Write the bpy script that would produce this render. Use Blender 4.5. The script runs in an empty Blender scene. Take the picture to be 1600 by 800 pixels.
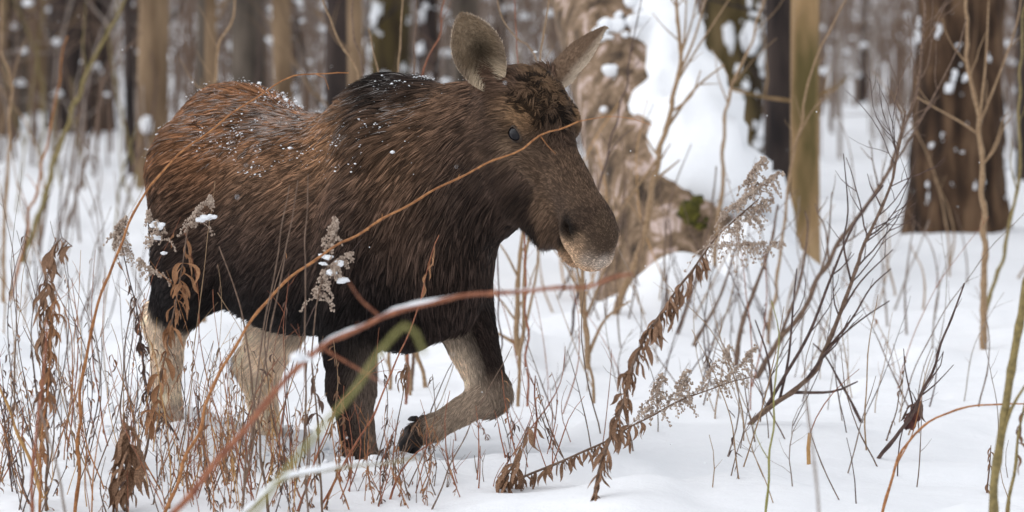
import bpy, math, random
import numpy as np
from mathutils import Vector, kdtree

random.seed(11)
RNG = np.random.default_rng(11)
SC = bpy.context.scene
COL = SC.collection

# ------------------------------------------------------------------ camera
CAM = np.array([0.0, -16.0, 2.1])
FPX = 6080.0                       # focal length in pixels of the 1600 wide photograph
PITCH = math.atan(460.0 / FPX)
cd = bpy.data.cameras.new('camera')
cam = bpy.data.objects.new('camera', cd)
COL.objects.link(cam)
cam.location = CAM
cam.rotation_euler = (math.pi / 2 - PITCH, 0, 0)
cd.sensor_width = 36.0
cd.lens = 36.0 * FPX / 1600.0
cd.clip_start = 0.1
cd.clip_end = 3000
cd.dof.use_dof = True
cd.dof.focus_distance = 15.45
cd.dof.aperture_fstop = 2.5
cd.dof.aperture_blades = 9
SC.camera = cam

# ------------------------------------------------------------------ sky, sun, exposure (overcast winter day)
SUN_EL, SUN_ROT = math.radians(56), math.radians(-100)
world = bpy.data.worlds.new('World')
SC.world = world
world.use_nodes = True
wn = world.node_tree.nodes
wl = world.node_tree.links
sky = wn.new('ShaderNodeTexSky')
sky.sky_type = 'NISHITA'
sky.sun_disc = False
sky.sun_elevation = SUN_EL
sky.sun_rotation = SUN_ROT
sky.dust_density = 1.0
hs = wn.new('ShaderNodeHueSaturation')          # cloud cover greys the sky
hs.inputs['Saturation'].default_value = 0.17
wl.new(sky.outputs[0], hs.inputs['Color'])
wl.new(hs.outputs[0], wn['Background'].inputs['Color'])
wn['Background'].inputs['Strength'].default_value = 0.14
sd = bpy.data.lights.new('sun', 'SUN')
sd.energy = 0.5
sd.angle = math.radians(90)
sd.color = (1.0, 0.985, 0.965)
sun = bpy.data.objects.new('sun', sd)
COL.objects.link(sun)
sdir = Vector((math.sin(SUN_ROT) * math.cos(SUN_EL), math.cos(SUN_ROT) * math.cos(SUN_EL), math.sin(SUN_EL)))
sun.rotation_euler = sdir.to_track_quat('Z', 'Y').to_euler()
vs = SC.view_settings
vs.view_transform = 'Standard'
vs.look = 'None'
vs.gamma = 1.0
vs.exposure = 0.70
vs.use_curve_mapping = False

# ------------------------------------------------------------------ numeric helpers
def _hash(*c):
    h = np.zeros(np.broadcast(*c).shape, dtype=np.uint64)
    for a, m in zip(c, (374761393, 668265263, 2147483647, 1274126177)):
        h = h * np.uint64(2654435761) + (a.astype(np.int64) & 0xffffffff).astype(np.uint64) * np.uint64(m)
        h ^= h >> np.uint64(15)
    h = h * np.uint64(2246822519)
    h ^= h >> np.uint64(13)
    h = h * np.uint64(3266489917)
    h ^= h >> np.uint64(16)
    return (h & np.uint64(0xffffff)).astype(np.float64) / float(0xffffff)

def noise2(x, y, s=0):
    x = np.asarray(x, float); y = np.asarray(y, float)
    xi = np.floor(x); yi = np.floor(y)
    fx = x - xi; fy = y - yi
    fx = fx * fx * fx * (fx * (fx * 6 - 15) + 10); fy = fy * fy * fy * (fy * (fy * 6 - 15) + 10)
    ss = np.full(np.broadcast(x, y).shape, s)
    a = _hash(xi, yi, ss); b = _hash(xi + 1, yi, ss); c = _hash(xi, yi + 1, ss); d = _hash(xi + 1, yi + 1, ss)
    return (a + (b - a) * fx) * (1 - fy) + (c + (d - c) * fx) * fy - 0.5

def noise3(p, s=0):
    pi = np.floor(p); f = p - pi
    f = f * f * (3 - 2 * f)
    out = 0
    ss = np.full(p.shape[:-1], s)
    for i in (0, 1):
        for j in (0, 1):
            for k in (0, 1):
                w = (f[..., 0] if i else 1 - f[..., 0]) * (f[..., 1] if j else 1 - f[..., 1]) * (f[..., 2] if k else 1 - f[..., 2])
                out = out + w * _hash(pi[..., 0] + i, pi[..., 1] + j, pi[..., 2] + k, ss)
    return out - 0.5

def unit(a):
    a = np.asarray(a, float)
    return a / (np.linalg.norm(a, axis=-1, keepdims=True) + 1e-12)

_F = np.array([0, math.cos(PITCH), -math.sin(PITCH)])
_U = np.array([0, math.sin(PITCH), math.cos(PITCH)])
_R = np.array([1.0, 0, 0])

def at(px, py, d):
    """the world point seen at (px, py) of the photograph, d metres in front of the camera"""
    r = _F + _R * (px - 800) / FPX + _U * (400 - py) / FPX
    return CAM + r * (d / r[1])

# ------------------------------------------------------------------ snow surface
BUMPS = [(-1.62, 0.92, 0.16, 0.34), (-0.62, -0.35, 0.035, 0.30), (-0.2, -1.05, 0.05, 0.5), (1.00, 6.75, 0.40, 0.27), (0.62, 6.2, 0.10, 0.4),
         (-0.1, 0.05, -0.04, 0.25), (1.3, -0.75, 0.03, 0.8), (1.62, 8.2, 0.30, 0.33), (1.42, 7.7, 0.50, 0.26), (3.15, 12.9, 0.07, 0.25), (3.75, 13.0, 0.06, 0.2), (-1.06, 0.72, 0.03, 0.22),
         (0.15, 4.6, 0.12, 0.35), (0.9, -1.3, 0.05, 0.35), (-1.5, -1.2, 0.05, 0.5)]

_c = math.sqrt(.5)
def _trk(u, v): return (-.5 + _c * (u + v), _c * (v - u))
HOLES = [(*_trk(-.03, -.15), .10, .05), (*_trk(-1.27, -.13), .10, .06), (*_trk(-.90, .13), .10, .06), (*_trk(-1.75, .16), .13, .12), (*_trk(-2.15, -.14), .13, .13), (*_trk(-2.75, .15), .13, .13), (*_trk(-3.1, -.16), .13, .13), (*_trk(-3.8, .14), .13, .13), (*_trk(-4.3, -.16), .13, .13)]

def H(x, y):
    x = np.asarray(x, float); y = np.asarray(y, float)
    far = np.clip((y - 6) / 30, 0, 1)
    z = 0.11 * noise2(x * 0.55 + 3, y * 0.45, 1) + 0.07 * noise2(x * 1.7, y * 1.4, 2) + 0.022 * noise2(x * 5, y * 4.5, 3) + 0.008 * noise2(x * 13, y * 12, 7)
    z = z + 0.5 * far * noise2(x * 0.16, y * 0.13, 4) + 0.25 * far * noise2(x * 0.5, y * 0.4, 5)
    m = np.clip((noise2(x * 2.2 + 9, y * 2.0, 6) - 0.12) / 0.38, 0, 1)
    z = z + 0.06 * m * m * (3 - 2 * m)
    for (bx, by, a, s) in BUMPS:
        z = z + a * np.exp(-((x - bx) ** 2 + (y - by) ** 2) / (2 * s * s))
    for (bx, by, s, dep) in HOLES:                                     # hoof holes with pushed-up rims
        r = np.sqrt((x - bx) ** 2 + (y - by) ** 2) / s
        r = r * (1 + .35 * noise2(x * 9, y * 9, 8))
        z = z - dep * np.exp(-(r / .9) ** 4) + dep * .35 * np.exp(-((r - 1.55) / .45) ** 2)
    return z

def ground(px, py):
    """where the ray through a pixel meets the snow"""
    r = _F + _R * (px - 800) / FPX + _U * (400 - py) / FPX
    d = np.arange(6.0, 130.0, 0.02)
    p = CAM + r[None] * (d / r[1])[:, None]
    below = p[:, 2] < H(p[:, 0], p[:, 1])
    i = int(np.argmax(below)) if below.any() else len(d) - 1
    return p[i], float(d[i])

ONES = ['', 'first', 'second', 'third', 'fourth', 'fifth', 'sixth', 'seventh', 'eighth', 'ninth', 'tenth', 'eleventh', 'twelfth', 'thirteenth', 'fourteenth', 'fifteenth', 'sixteenth', 'seventeenth', 'eighteenth', 'nineteenth']
TENS = {2: ('twentieth', 'twenty'), 3: ('thirtieth', 'thirty'), 4: ('fortieth', 'forty'), 5: ('fiftieth', 'fifty'), 6: ('sixtieth', 'sixty'), 7: ('seventieth', 'seventy'), 8: ('eightieth', 'eighty')}
def nth(k, n):
    if k == 1: return 'leftmost'
    if k == n: return 'rightmost'
    w = ONES[k] if k < 20 else (TENS[k // 10][0] if k % 10 == 0 else TENS[k // 10][1] + '-' + ONES[k % 10])
    return w + ' from the left'

# ------------------------------------------------------------------ objects and tags
def tag(o, label=None, cat=None, group=None, kind=None):
    if label: o['label'] = label
    if cat: o['category'] = cat
    if group: o['group'] = group
    if kind: o['kind'] = kind
    return o

def empty(name, loc, rz=0.0):
    o = bpy.data.objects.new(name, None)
    COL.objects.link(o)
    o.location = loc
    o.rotation_euler = (0, 0, rz)
    o.empty_display_size = 0.1
    return o

def link(name, me, mat, parent=None):
    o = bpy.data.objects.new(name, me)
    COL.objects.link(o)
    if mat is not None and not me.materials:
        me.materials.append(mat)
    if parent is not None:
        o.parent = parent
    return o

class MB:
    def __init__(self):
        self.v = []; self.f = []; self.n = 0
    def add(self, v, f):
        v = np.asarray(v, float)
        self.v.append(v)
        self.f += [tuple(int(i) + self.n for i in q) for q in f]
        self.n += len(v)
        return self
    def tube(self, pts, rad, sides=6, cap=True):
        pts = np.asarray(pts, float)
        n = len(pts)
        rad = np.broadcast_to(np.asarray(rad, float), (n,)) if np.ndim(rad) < 2 else np.asarray(rad, float)
        t = unit(np.gradient(pts, axis=0))
        ref = np.array([0.31, 0.9, 0.2]) if abs(t[0][1]) < 0.8 else np.array([0.9, 0.2, 0.3])
        u = unit(np.cross(t[0], ref))
        rows = []
        ang = np.linspace(0, 2 * math.pi, sides, endpoint=False)
        for i in range(n):
            u = unit(u - t[i] * np.dot(u, t[i]))
            w = np.cross(t[i], u)
            r = rad[i] if rad.ndim == 1 else rad[i][:, None]
            rows.append(pts[i] + r * (np.cos(ang)[:, None] * u + np.sin(ang)[:, None] * w))
        v = np.concatenate(rows)
        f = []
        for i in range(n - 1):
            for k in range(sides):
                a = i * sides + k; b = i * sides + (k + 1) % sides
                f.append((a, b, b + sides, a + sides))
        if cap:
            f.append(tuple(range(sides))[::-1])
            f.append(tuple(range((n - 1) * sides, n * sides)))
        return self.add(v, f)
    def mesh(self, name, smooth=True, origin=None):
        me = bpy.data.meshes.new(name)
        v = np.concatenate(self.v) if self.v else np.zeros((0, 3))
        if origin is not None: v = v - np.asarray(origin)
        me.from_pydata(v.tolist(), [], self.f)
        if smooth:
            me.polygons.foreach_set('use_smooth', np.ones(len(me.polygons), dtype=bool))
        me.update()
        return me

def resample(pts, step):
    """Catmull-Rom through the points"""
    p = np.asarray(pts, float)
    if len(p) < 2: return p
    q = np.concatenate([[2 * p[0] - p[1]], p, [2 * p[-1] - p[-2]]])
    out = []
    for i in range(1, len(q) - 2):
        n = max(1, int(np.linalg.norm(q[i + 1] - q[i]) / step))
        for k in range(n):
            t = k / n
            out.append(0.5 * ((2 * q[i]) + (-q[i - 1] + q[i + 1]) * t + (2 * q[i - 1] - 5 * q[i] + 4 * q[i + 1] - q[i + 2]) * t * t + (-q[i - 1] + 3 * q[i] - 3 * q[i + 1] + q[i + 2]) * t ** 3))
    out.append(p[-1])
    return np.array(out)

def blob(c, r, seed=0, sub=2, squash=(1, 1, 1), rough=0.25):
    """a lumpy closed snow lump: vertices and faces"""
    key = sub
    if key not in blob.cache:
        import bmesh
        bm = bmesh.new()
        bmesh.ops.create_icosphere(bm, subdivisions=sub, radius=1.0)
        blob.cache[key] = (np.array([v.co[:] for v in bm.verts]), [tuple(v.index for v in f.verts) for f in bm.faces])
        bm.free()
    v, f = blob.cache[key]
    k2 = (sub, int(seed) % 40)
    if k2 not in blob.cache:
        q = k2[1]
        blob.cache[k2] = noise3(v * 1.4 + q * 7.31, 5) * 2 + noise3(v * 3.1 + q * 3.7, 6)
    return np.asarray(c) + v * (1 + blob.cache[k2] * rough)[:, None] * r * np.asarray(squash), f
blob.cache = {}

# ------------------------------------------------------------------ materials
def nmat(name):
    m = bpy.data.materials.new(name)
    m.use_nodes = True
    nt = m.node_tree
    return m, nt, nt.nodes['Principled BSDF']

def mat_simple(name, c1, c2=None, rough=0.7, scale=30.0, bump=0.0, detail=5.0, spec=0.3, coord='Object', stretch=(1, 1, 1), bscale=None, c3=None, lo=0.35, hi=0.65):
    m, nt, b = nmat(name)
    b.inputs['Roughness'].default_value = rough
    b.inputs['Specular IOR Level'].default_value = spec
    c2 = c2 or c1
    tc = nt.nodes.new('ShaderNodeTexCoord')
    mp = nt.nodes.new('ShaderNodeMapping')
    mp.inputs['Scale'].default_value = stretch
    nt.links.new(tc.outputs[coord], mp.inputs[0])
    nz = nt.nodes.new('ShaderNodeTexNoise')
    nz.inputs['Scale'].default_value = scale
    nz.inputs['Detail'].default_value = detail
    nt.links.new(mp.outputs[0], nz.inputs['Vector'])
    rp = nt.nodes.new('ShaderNodeValToRGB')
    rp.color_ramp.elements[0].position = lo
    rp.color_ramp.elements[1].position = hi
    rp.color_ramp.elements[0].color = (*c1, 1)
    rp.color_ramp.elements[1].color = (*c2, 1)
    if c3:
        e = rp.color_ramp.elements.new((lo + hi) / 2)
        e.color = (*c3, 1)
    nt.links.new(nz.outputs[0], rp.inputs[0])
    nt.links.new(rp.outputs[0], b.inputs['Base Color'])
    if bump:
        n2 = nt.nodes.new('ShaderNodeTexNoise')
        n2.inputs['Scale'].default_value = bscale or scale * 2
        n2.inputs['Detail'].default_value = 6
        nt.links.new(mp.outputs[0], n2.inputs['Vector'])
        bp = nt.nodes.new('ShaderNodeBump')
        bp.inputs['Strength'].default_value = bump
        bp.inputs['Distance'].default_value = 0.02
        nt.links.new(n2.outputs[0], bp.inputs['Height'])
        nt.links.new(bp.outputs[0], b.inputs['Normal'])
    return m

M = {}
def build_materials():
    # snow
    m, nt, b = nmat('snow')
    b.inputs['Base Color'].default_value = (0.86, 0.875, 0.90, 1)
    b.inputs['Roughness'].default_value = 0.75
    b.inputs['Specular IOR Level'].default_value = 0.2
    tc = nt.nodes.new('ShaderNodeTexCoord')
    n1 = nt.nodes.new('ShaderNodeTexNoise'); n1.inputs['Scale'].default_value = 14; n1.inputs['Detail'].default_value = 8
    n1.inputs['Roughness'].default_value = 0.62
    nt.links.new(tc.outputs['Object'], n1.inputs['Vector'])
    bp = nt.nodes.new('ShaderNodeBump'); bp.inputs['Strength'].default_value = 0.35; bp.inputs['Distance'].default_value = 0.03
    nt.links.new(n1.outputs[0], bp.inputs['Height'])
    nt.links.new(bp.outputs[0], b.inputs['Normal'])
    M['snow'] = m
    # stems and twigs
    S = lambda k, a, c, **kw: M.__setitem__(k, mat_simple(k, a, c, scale=60, rough=0.65, **kw))
    S('twig_brown', (0.10, 0.06, 0.04), (0.20, 0.13, 0.09))
    S('twig_dark', (0.05, 0.030, 0.026), (0.12, 0.072, 0.058))
    S('twig_red', (0.17, 0.055, 0.03), (0.36, 0.14, 0.07))
    S('twig_orange', (0.22, 0.085, 0.03), (0.44, 0.20, 0.075))
    S('twig_amber', (0.40, 0.22, 0.08), (0.52, 0.31, 0.13))
    S('twig_olive', (0.15, 0.115, 0.045), (0.27, 0.205, 0.08))
    S('twig_green', (0.20, 0.19, 0.055), (0.31, 0.28, 0.10))
    S('twig_grey', (0.20, 0.16, 0.135), (0.34, 0.28, 0.24))
    S('twig_tan', (0.24, 0.15, 0.08), (0.36, 0.24, 0.14))
    M['leaf_brown'] = mat_simple('leaf_brown', (0.12, 0.062, 0.036), (0.34, 0.20, 0.12), scale=28, rough=0.8)
    M['leaf_rust'] = mat_simple('leaf_rust', (0.20, 0.088, 0.040), (0.42, 0.225, 0.115), scale=40, rough=0.8)
    M['leaf_dark'] = mat_simple('leaf_dark', (0.06, 0.035, 0.028), (0.15, 0.09, 0.065), scale=40, rough=0.8)
    M['seed_fluff'] = mat_simple('seed_fluff', (0.30, 0.22, 0.17), (0.52, 0.42, 0.34), scale=60, rough=0.9)
    # trunks
    T = lambda k, a, c, c3=None, **kw: M.__setitem__(k, mat_simple(k, a, c, c3=c3, **{**dict(scale=6, rough=0.9, bump=0.8, bscale=24, stretch=(1, 1, 0.22), spec=0.15), **kw}))
    T('bark_dark', (0.022, 0.018, 0.018), (0.075, 0.055, 0.047))
    T('bark_grey', (0.05, 0.041, 0.034), (0.15, 0.12, 0.095))
    T('bark_brown', (0.13, 0.085, 0.052), (0.30, 0.205, 0.125))
    T('bark_olive', (0.13, 0.10, 0.04), (0.52, 0.36, 0.20), c3=(0.34, 0.22, 0.11), scale=4, bump=1.0)
    T('bark_oak', (0.025, 0.016, 0.012), (0.16, 0.098, 0.058), c3=(0.075, 0.044, 0.027), scale=9)
    T('bark_mossy', (0.03, 0.021, 0.014), (0.14, 0.10, 0.05), c3=(0.07, 0.052, 0.022), scale=5)
    M['moss'] = mat_simple('moss', (0.035, 0.035, 0.008), (0.13, 0.115, 0.02), scale=25, rough=0.95, bump=0.9, bscale=60)
build_materials()
# ------------------------------------------------------------------ the snow-covered ground
def graded(lo, hi, step, end_lo, end_hi, g=1.07):
    c = list(np.arange(lo, hi + 1e-6, step))
    s = step
    while c[-1] < end_hi: s *= g; c.append(c[-1] + s)
    s = step; pre = []; x = lo
    while x > end_lo: s *= g; x -= s; pre.append(x)
    return np.array(pre[::-1] + c)

def build_ground():
    xs = graded(-3.4, 3.4, 0.04, -420, 420, 1.06); ys = graded(-4.6, 3.6, 0.04, -300, 700, 1.035)
    X, Y = np.meshgrid(xs, ys)
    Z = H(X, Y)
    nx, ny = len(xs), len(ys)
    v = np.stack([X.ravel(), Y.ravel(), Z.ravel()], 1)
    i = (np.arange(ny - 1)[:, None] * nx + np.arange(nx - 1)[None]).ravel()
    f = np.stack([i, i + 1, i + nx + 1, i + nx], 1)
    me = bpy.data.meshes.new('snow_ground')
    me.from_pydata(v.tolist(), [], f.tolist())
    me.polygons.foreach_set('use_smooth', np.ones(len(me.polygons), dtype=bool))
    me.update()
    tag(link('snow_ground', me, M['snow']), 'deep white snow covering the forest floor', kind='structure')
build_ground()
# ------------------------------------------------------------------ trees
def trunk_rings(base, top, r0, r1, sides, step, seed, ridge=0.06, flare=0.5, wob=0.02, ridgef=9):
    base = np.asarray(base, float); top = np.asarray(top, float)
    L = np.linalg.norm(top - base); n = max(6, int(L / step))
    t = np.linspace(0, 1, n) ** 1.15
    pts = base + (top - base) * t[:, None]
    s = t * L
    pts = pts + np.stack([noise2(s * .35, s * 0 + seed, 1), noise2(s * .35, s * 0 + seed + 5, 2), 0 * s], 1) * wob * np.minimum(s, 4)[:, None]
    r = r1 + (r0 - r1) * (1 - t) ** 0.8
    ang = np.linspace(0, 2 * math.pi, sides, endpoint=False)
    S, A = np.meshgrid(s, ang, indexing='ij')
    nz = noise3(np.stack([np.cos(A) * ridgef * .5, np.sin(A) * ridgef * .5, S * 2.2 + seed], -1), 3)
    fine = noise3(np.stack([np.cos(A) * ridgef, np.sin(A) * ridgef, S * 5 + seed], -1), 7)
    roots = 1 + flare * np.exp(-S / (r0 * 1.6)) * (0.7 + 0.6 * np.cos(A * 5 + seed) * np.exp(-S / r0))
    R = r[:, None] * (1 + ridge * 2 * nz + ridge * 1.4 * fine) * roots
    return pts, R

def grow_limbs(mb, p0, d0, length, r, depth, rnd):
    """a bare limb with side twigs"""
    n = 5
    pts = [np.asarray(p0, float)]; d = unit(d0)
    for i in range(n):
        d = unit(d + np.array([rnd.uniform(-.25, .25), rnd.uniform(-.25, .25), rnd.uniform(-.05, .22)]))
        pts.append(pts[-1] + d * length / n)
    mb.tube(pts, np.linspace(r, r * .3, n + 1), 5 if depth else 4, cap=False)
    if depth <= 0: return
    for k in range(4 if depth > 1 else 3):
        i = rnd.randint(1, n - 1)
        dd = unit(np.array([rnd.uniform(-1, 1), rnd.uniform(-1, 1), rnd.uniform(-.1, .8)]) + d * .8)
        grow_limbs(mb, pts[i], dd, length * rnd.uniform(.4, .65), r * .5, depth - 1, rnd)

def make_tree(name, label, pxl, pxr, d, mat, group=None, lean=(0, 0), h=11.0, sides=16, step=0.35, seed=1, ridge=0.05, limb=(), limbs=7, base_y=None, crown=True, flare=.35, taper=.55):
    rnd = random.Random(seed * 17 + 3)
    c = (pxl + pxr) / 2
    if lean == (0, 0): lean = (rnd.uniform(-.022, .022), rnd.uniform(-.02, .02))
    x = at(c, 200, d)
    base = np.array([x[0], x[1], float(H(x[0], x[1])) - 0.25])
    r = (pxr - pxl) / 2 * d / FPX
    top = base + np.array([lean[0] * h, lean[1] * h, h])
    root = empty(name, base)
    tag(root, label, 'tree', group)
    pts, R = trunk_rings(base, top, r, r * taper, sides, step, seed, ridge, flare)
    mb = MB(); mb.tube(pts, R, sides)
    tr = link('trunk', mb.mesh('trunk', origin=base), mat, root)
    mb = MB()
    for (t, ang, ln, rr, up) in limb:
        p = base + (top - base) * t
        grow_limbs(mb, p, (math.cos(ang), math.sin(ang) * .6, up), ln, rr, 2, rnd)
    if crown:
        for k in range(3 if pxr - pxl > 20 else 1):                    # dead stubs and thin low branches
            p = base + (top - base) * rnd.uniform(.08, .3); a = rnd.choice((rnd.uniform(-.7, .7), rnd.uniform(2.4, 3.9)))
            grow_limbs(mb, p, (math.cos(a), math.sin(a), rnd.uniform(.1, .9)), rnd.uniform(.25, 1.6), max(.012, r * .12), 1, rnd)
        for k in range(limbs):
            t = rnd.uniform(.42, .98); a = rnd.uniform(0, 6.283)
            p = base + (top - base) * t
            grow_limbs(mb, p, (math.cos(a), math.sin(a), rnd.uniform(.3, 1.1)), rnd.uniform(1.2, 3.0), max(.015, r * .3 * (1.1 - t)), 2, rnd)
        grow_limbs(mb, top, (lean[0], lean[1], 1), 2.5, r * taper * .9, 2, rnd)
    if mb.n: link('crown', mb.mesh('crown', origin=base), mat, root)
    return root, base, top, r

def bark_snow(root, base, top, r, zr, n, seed, size=(.03, .08), taper=.55, face=-1.57, spread=1.4):
    """lumps of snow caught on the bark, joined as one part"""
    rnd = random.Random(seed); mb = MB()
    L = np.linalg.norm(top - base)
    for k in range(n):
        z = rnd.uniform(*zr)
        t = z / L
        rad = (r * taper + (r - r * taper) * (1 - t) ** .8) * (1 + .3 * math.exp(-z / (r * 1.6)))
        a = face + rnd.uniform(-spread, spread)
        p = base + (top - base) * t + np.array([math.cos(a), math.sin(a), 0]) * rad * 1.0
        s = rnd.uniform(*size) * (0.4 + .9 * rnd.random() ** 2)
        for q in range(rnd.choice((1, 2, 3, 4))):
            v, f = blob(p + np.array([rnd.gauss(0, .5), 0, rnd.gauss(0, .9)]) * s, s * rnd.uniform(.35, .8), seed + k * 5 + q, 2, (rnd.uniform(.5, 1), .5, rnd.uniform(.6, 1.5)), .7)
            mb.add(v, f)
    o = link('bark_snow', mb.mesh('bark_snow', origin=base), M['snow'], root)
    tag(o, kind='stuff')

FG = 'bare trees standing in the snowy forest behind'
# left side
make_tree('tree', 'thick dark grey trunk at the far left with a slanting limb', 74, 138, 46, M['bark_dark'], FG, seed=2, limb=((.17, 3.3, 4.0, .09, .35), (.155, 3.0, 3.0, .05, .6)), ridge=.07, h=14)
t = make_tree('tree', 'smooth brown trunk carrying one round lump of snow, left of the moose rump', 212, 262, 35.5, M['bark_brown'], FG, seed=3, ridge=.025, h=13, step=.2, sides=24)
lump = at(229, 195, 35.5 - .2)
mb = MB(); v, f = blob(lump, .075, 4, 3, (.8, .7, 1.15), .1); mb.add(v, f)
link('snow_lump', mb.mesh('snow_lump', origin=t[1]), M['snow'], t[0])
mb = MB(); p0 = lump + np.array([0, .12, -.07]); mb.tube([p0 + np.array([0, .1, 0]), p0, p0 + np.array([0, -.13, .02])], [.05, .045, .03], 8)
link('branch_stub', mb.mesh('branch_stub', origin=t[1]), M['bark_dark'], t[0])
make_tree('tree', 'thin blackish trunk hugging the left side of the smooth brown trunk', 198, 214, 38, M['bark_dark'], FG, seed=4, h=9, lean=(-.01, 0))
make_tree('tree', 'slim two-toned brown trunk above the highest part of the moose rump', 318, 343, 34, M['bark_brown'], FG, seed=5, h=10)
make_tree('tree', 'thin grey trunk rising behind the left end of the moose rump', 303, 317, 32, M['bark_grey'], FG, seed=6, h=8)
make_tree('tree', 'broad grey trunk rising behind the moose rump', 362, 416, 38, M['bark_grey'], FG, seed=7, h=13)
make_tree('tree', 'brown trunk rising behind the dip in the moose back', 431, 462, 36, M['bark_brown'], FG, seed=8, h=12)
make_tree('tree', 'dark reddish trunk behind the front slope of the moose hump', 508, 546, 33, M['bark_dark'], FG, seed=9, h=11)
make_tree('tree', 'warm brown trunk leaning behind the moose hump', 540, 566, 31, M['bark_brown'], FG, seed=10, h=10, lean=(.012, 0))
t = make_tree('tree', 'mossy dark trunk dotted with snow behind the moose hump', 578, 642, 38, M['bark_mossy'], FG, seed=12, h=12, ridge=.1)
bark_snow(t[0], t[1], t[2], t[3], (.9, 3.0), 26, 5, (.05, .13))
t = make_tree('tree', 'dark trunk dotted with snow between moose hump and near ear', 655, 690, 42, M['bark_dark'], FG, seed=13, h=12, ridge=.1)
bark_snow(t[0], t[1], t[2], t[3], (.9, 3.0), 16, 6, (.05, .12))
make_tree('tree', 'grey brown trunk directly behind the near ear', 706, 748, 40, M['bark_grey'], FG, seed=14, h=12)
make_tree('tree', 'dark narrow trunk between the two ears', 770, 792, 44, M['bark_dark'], FG, seed=15, h=12)
# right side
t = make_tree('tree', 'rugged mossy trunk plastered with snow behind the leaning trunk', 1098, 1190, 34, M['bark_mossy'], FG, seed=16, h=13, ridge=.12, sides=28, step=.12)
bark_snow(t[0], t[1], t[2], t[3], (.5, 3.2), 60, 7, (.045, .13))
make_tree('tree', 'almost black straight trunk touching the olive one', 1190, 1238, 31, M['bark_dark'], FG, seed=17, h=12, ridge=.03, sides=20)
make_tree('tree', 'olive brown smooth trunk mottled with yellowish tan', 1238, 1284, 26.3, M['bark_olive'], FG, seed=18, h=11, ridge=.02, sides=28, step=.12, flare=.35, taper=.7)
t = make_tree('tree', 'stout rough-barked tree on the right with snow caught in its bark', 1436, 1568, 29.3, M['bark_oak'], FG, seed=19, h=15, ridge=.13, sides=72, step=.07, flare=.62)
bark_snow(t[0], t[1], t[2], t[3], (.25, 2.6), 58, 8, (.02, .065))
make_tree('tree', 'dark trunk cut off by the right edge of the picture', 1590, 1640, 36, M['bark_dark'], FG, seed=20, h=12)
make_tree('tree', 'very thin grey trunk standing alone in the pale gap on the right', 1340, 1352, 60, M['bark_dark'], FG, seed=21, h=9, ridge=.03)
make_tree('tree', 'faint grey trunk right of the lone thin trunk', 1398, 1412, 70, M['bark_grey'], FG, seed=22, h=10, ridge=.03)

# far forest: trunks that nothing tells apart
rnd = random.Random(5)
FAR = []
for k in range(124):
    d = rnd.uniform(58, 150) if k < 66 else rnd.uniform(44, 60)
    px = rnd.uniform(-260, 1860) if k < 66 else rnd.uniform(-60, 840) if k < 82 else rnd.choice((rnd.uniform(-3200, -260), rnd.uniform(1860, 4200)))
    if k >= 82: d = rnd.uniform(26, 95)
    if 1290 < px < 1430 and d < 90: continue
    w = rnd.uniform(.14, .42) / d * FPX
    look = rnd.choice(['bark_dark', 'bark_grey', 'bark_grey', 'bark_brown'])
    FAR.append((px, w, look, make_tree('tree', 'slender bare trunk far back in the blurred snowy forest', px - w / 2, px + w / 2, d, M[look], 'far trees of the snowy forest', seed=100 + k, h=rnd.uniform(9, 15), sides=9, step=1.0, limbs=4, lean=(rnd.uniform(-.03, .03), rnd.uniform(-.03, .03)))[0]))
FAR.sort(key=lambda f: f[0])
inside = [f for f in FAR if -40 <= f[0] <= 1640]; left_ = [f for f in FAR if f[0] < -40]; right_ = [f for f in FAR if f[0] > 1640]
for lst, tail in ((inside, 'of the far blurred forest'), (left_, 'past the left picture edge'), (right_, 'past the right picture edge')):
    for k, (px, w, look, o) in enumerate(lst, 1):
        o['label'] = '%s %s trunk %s, %s' % ('thick' if w > 22 else 'slender', look[5:], tail, nth(k, len(lst)))

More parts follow.
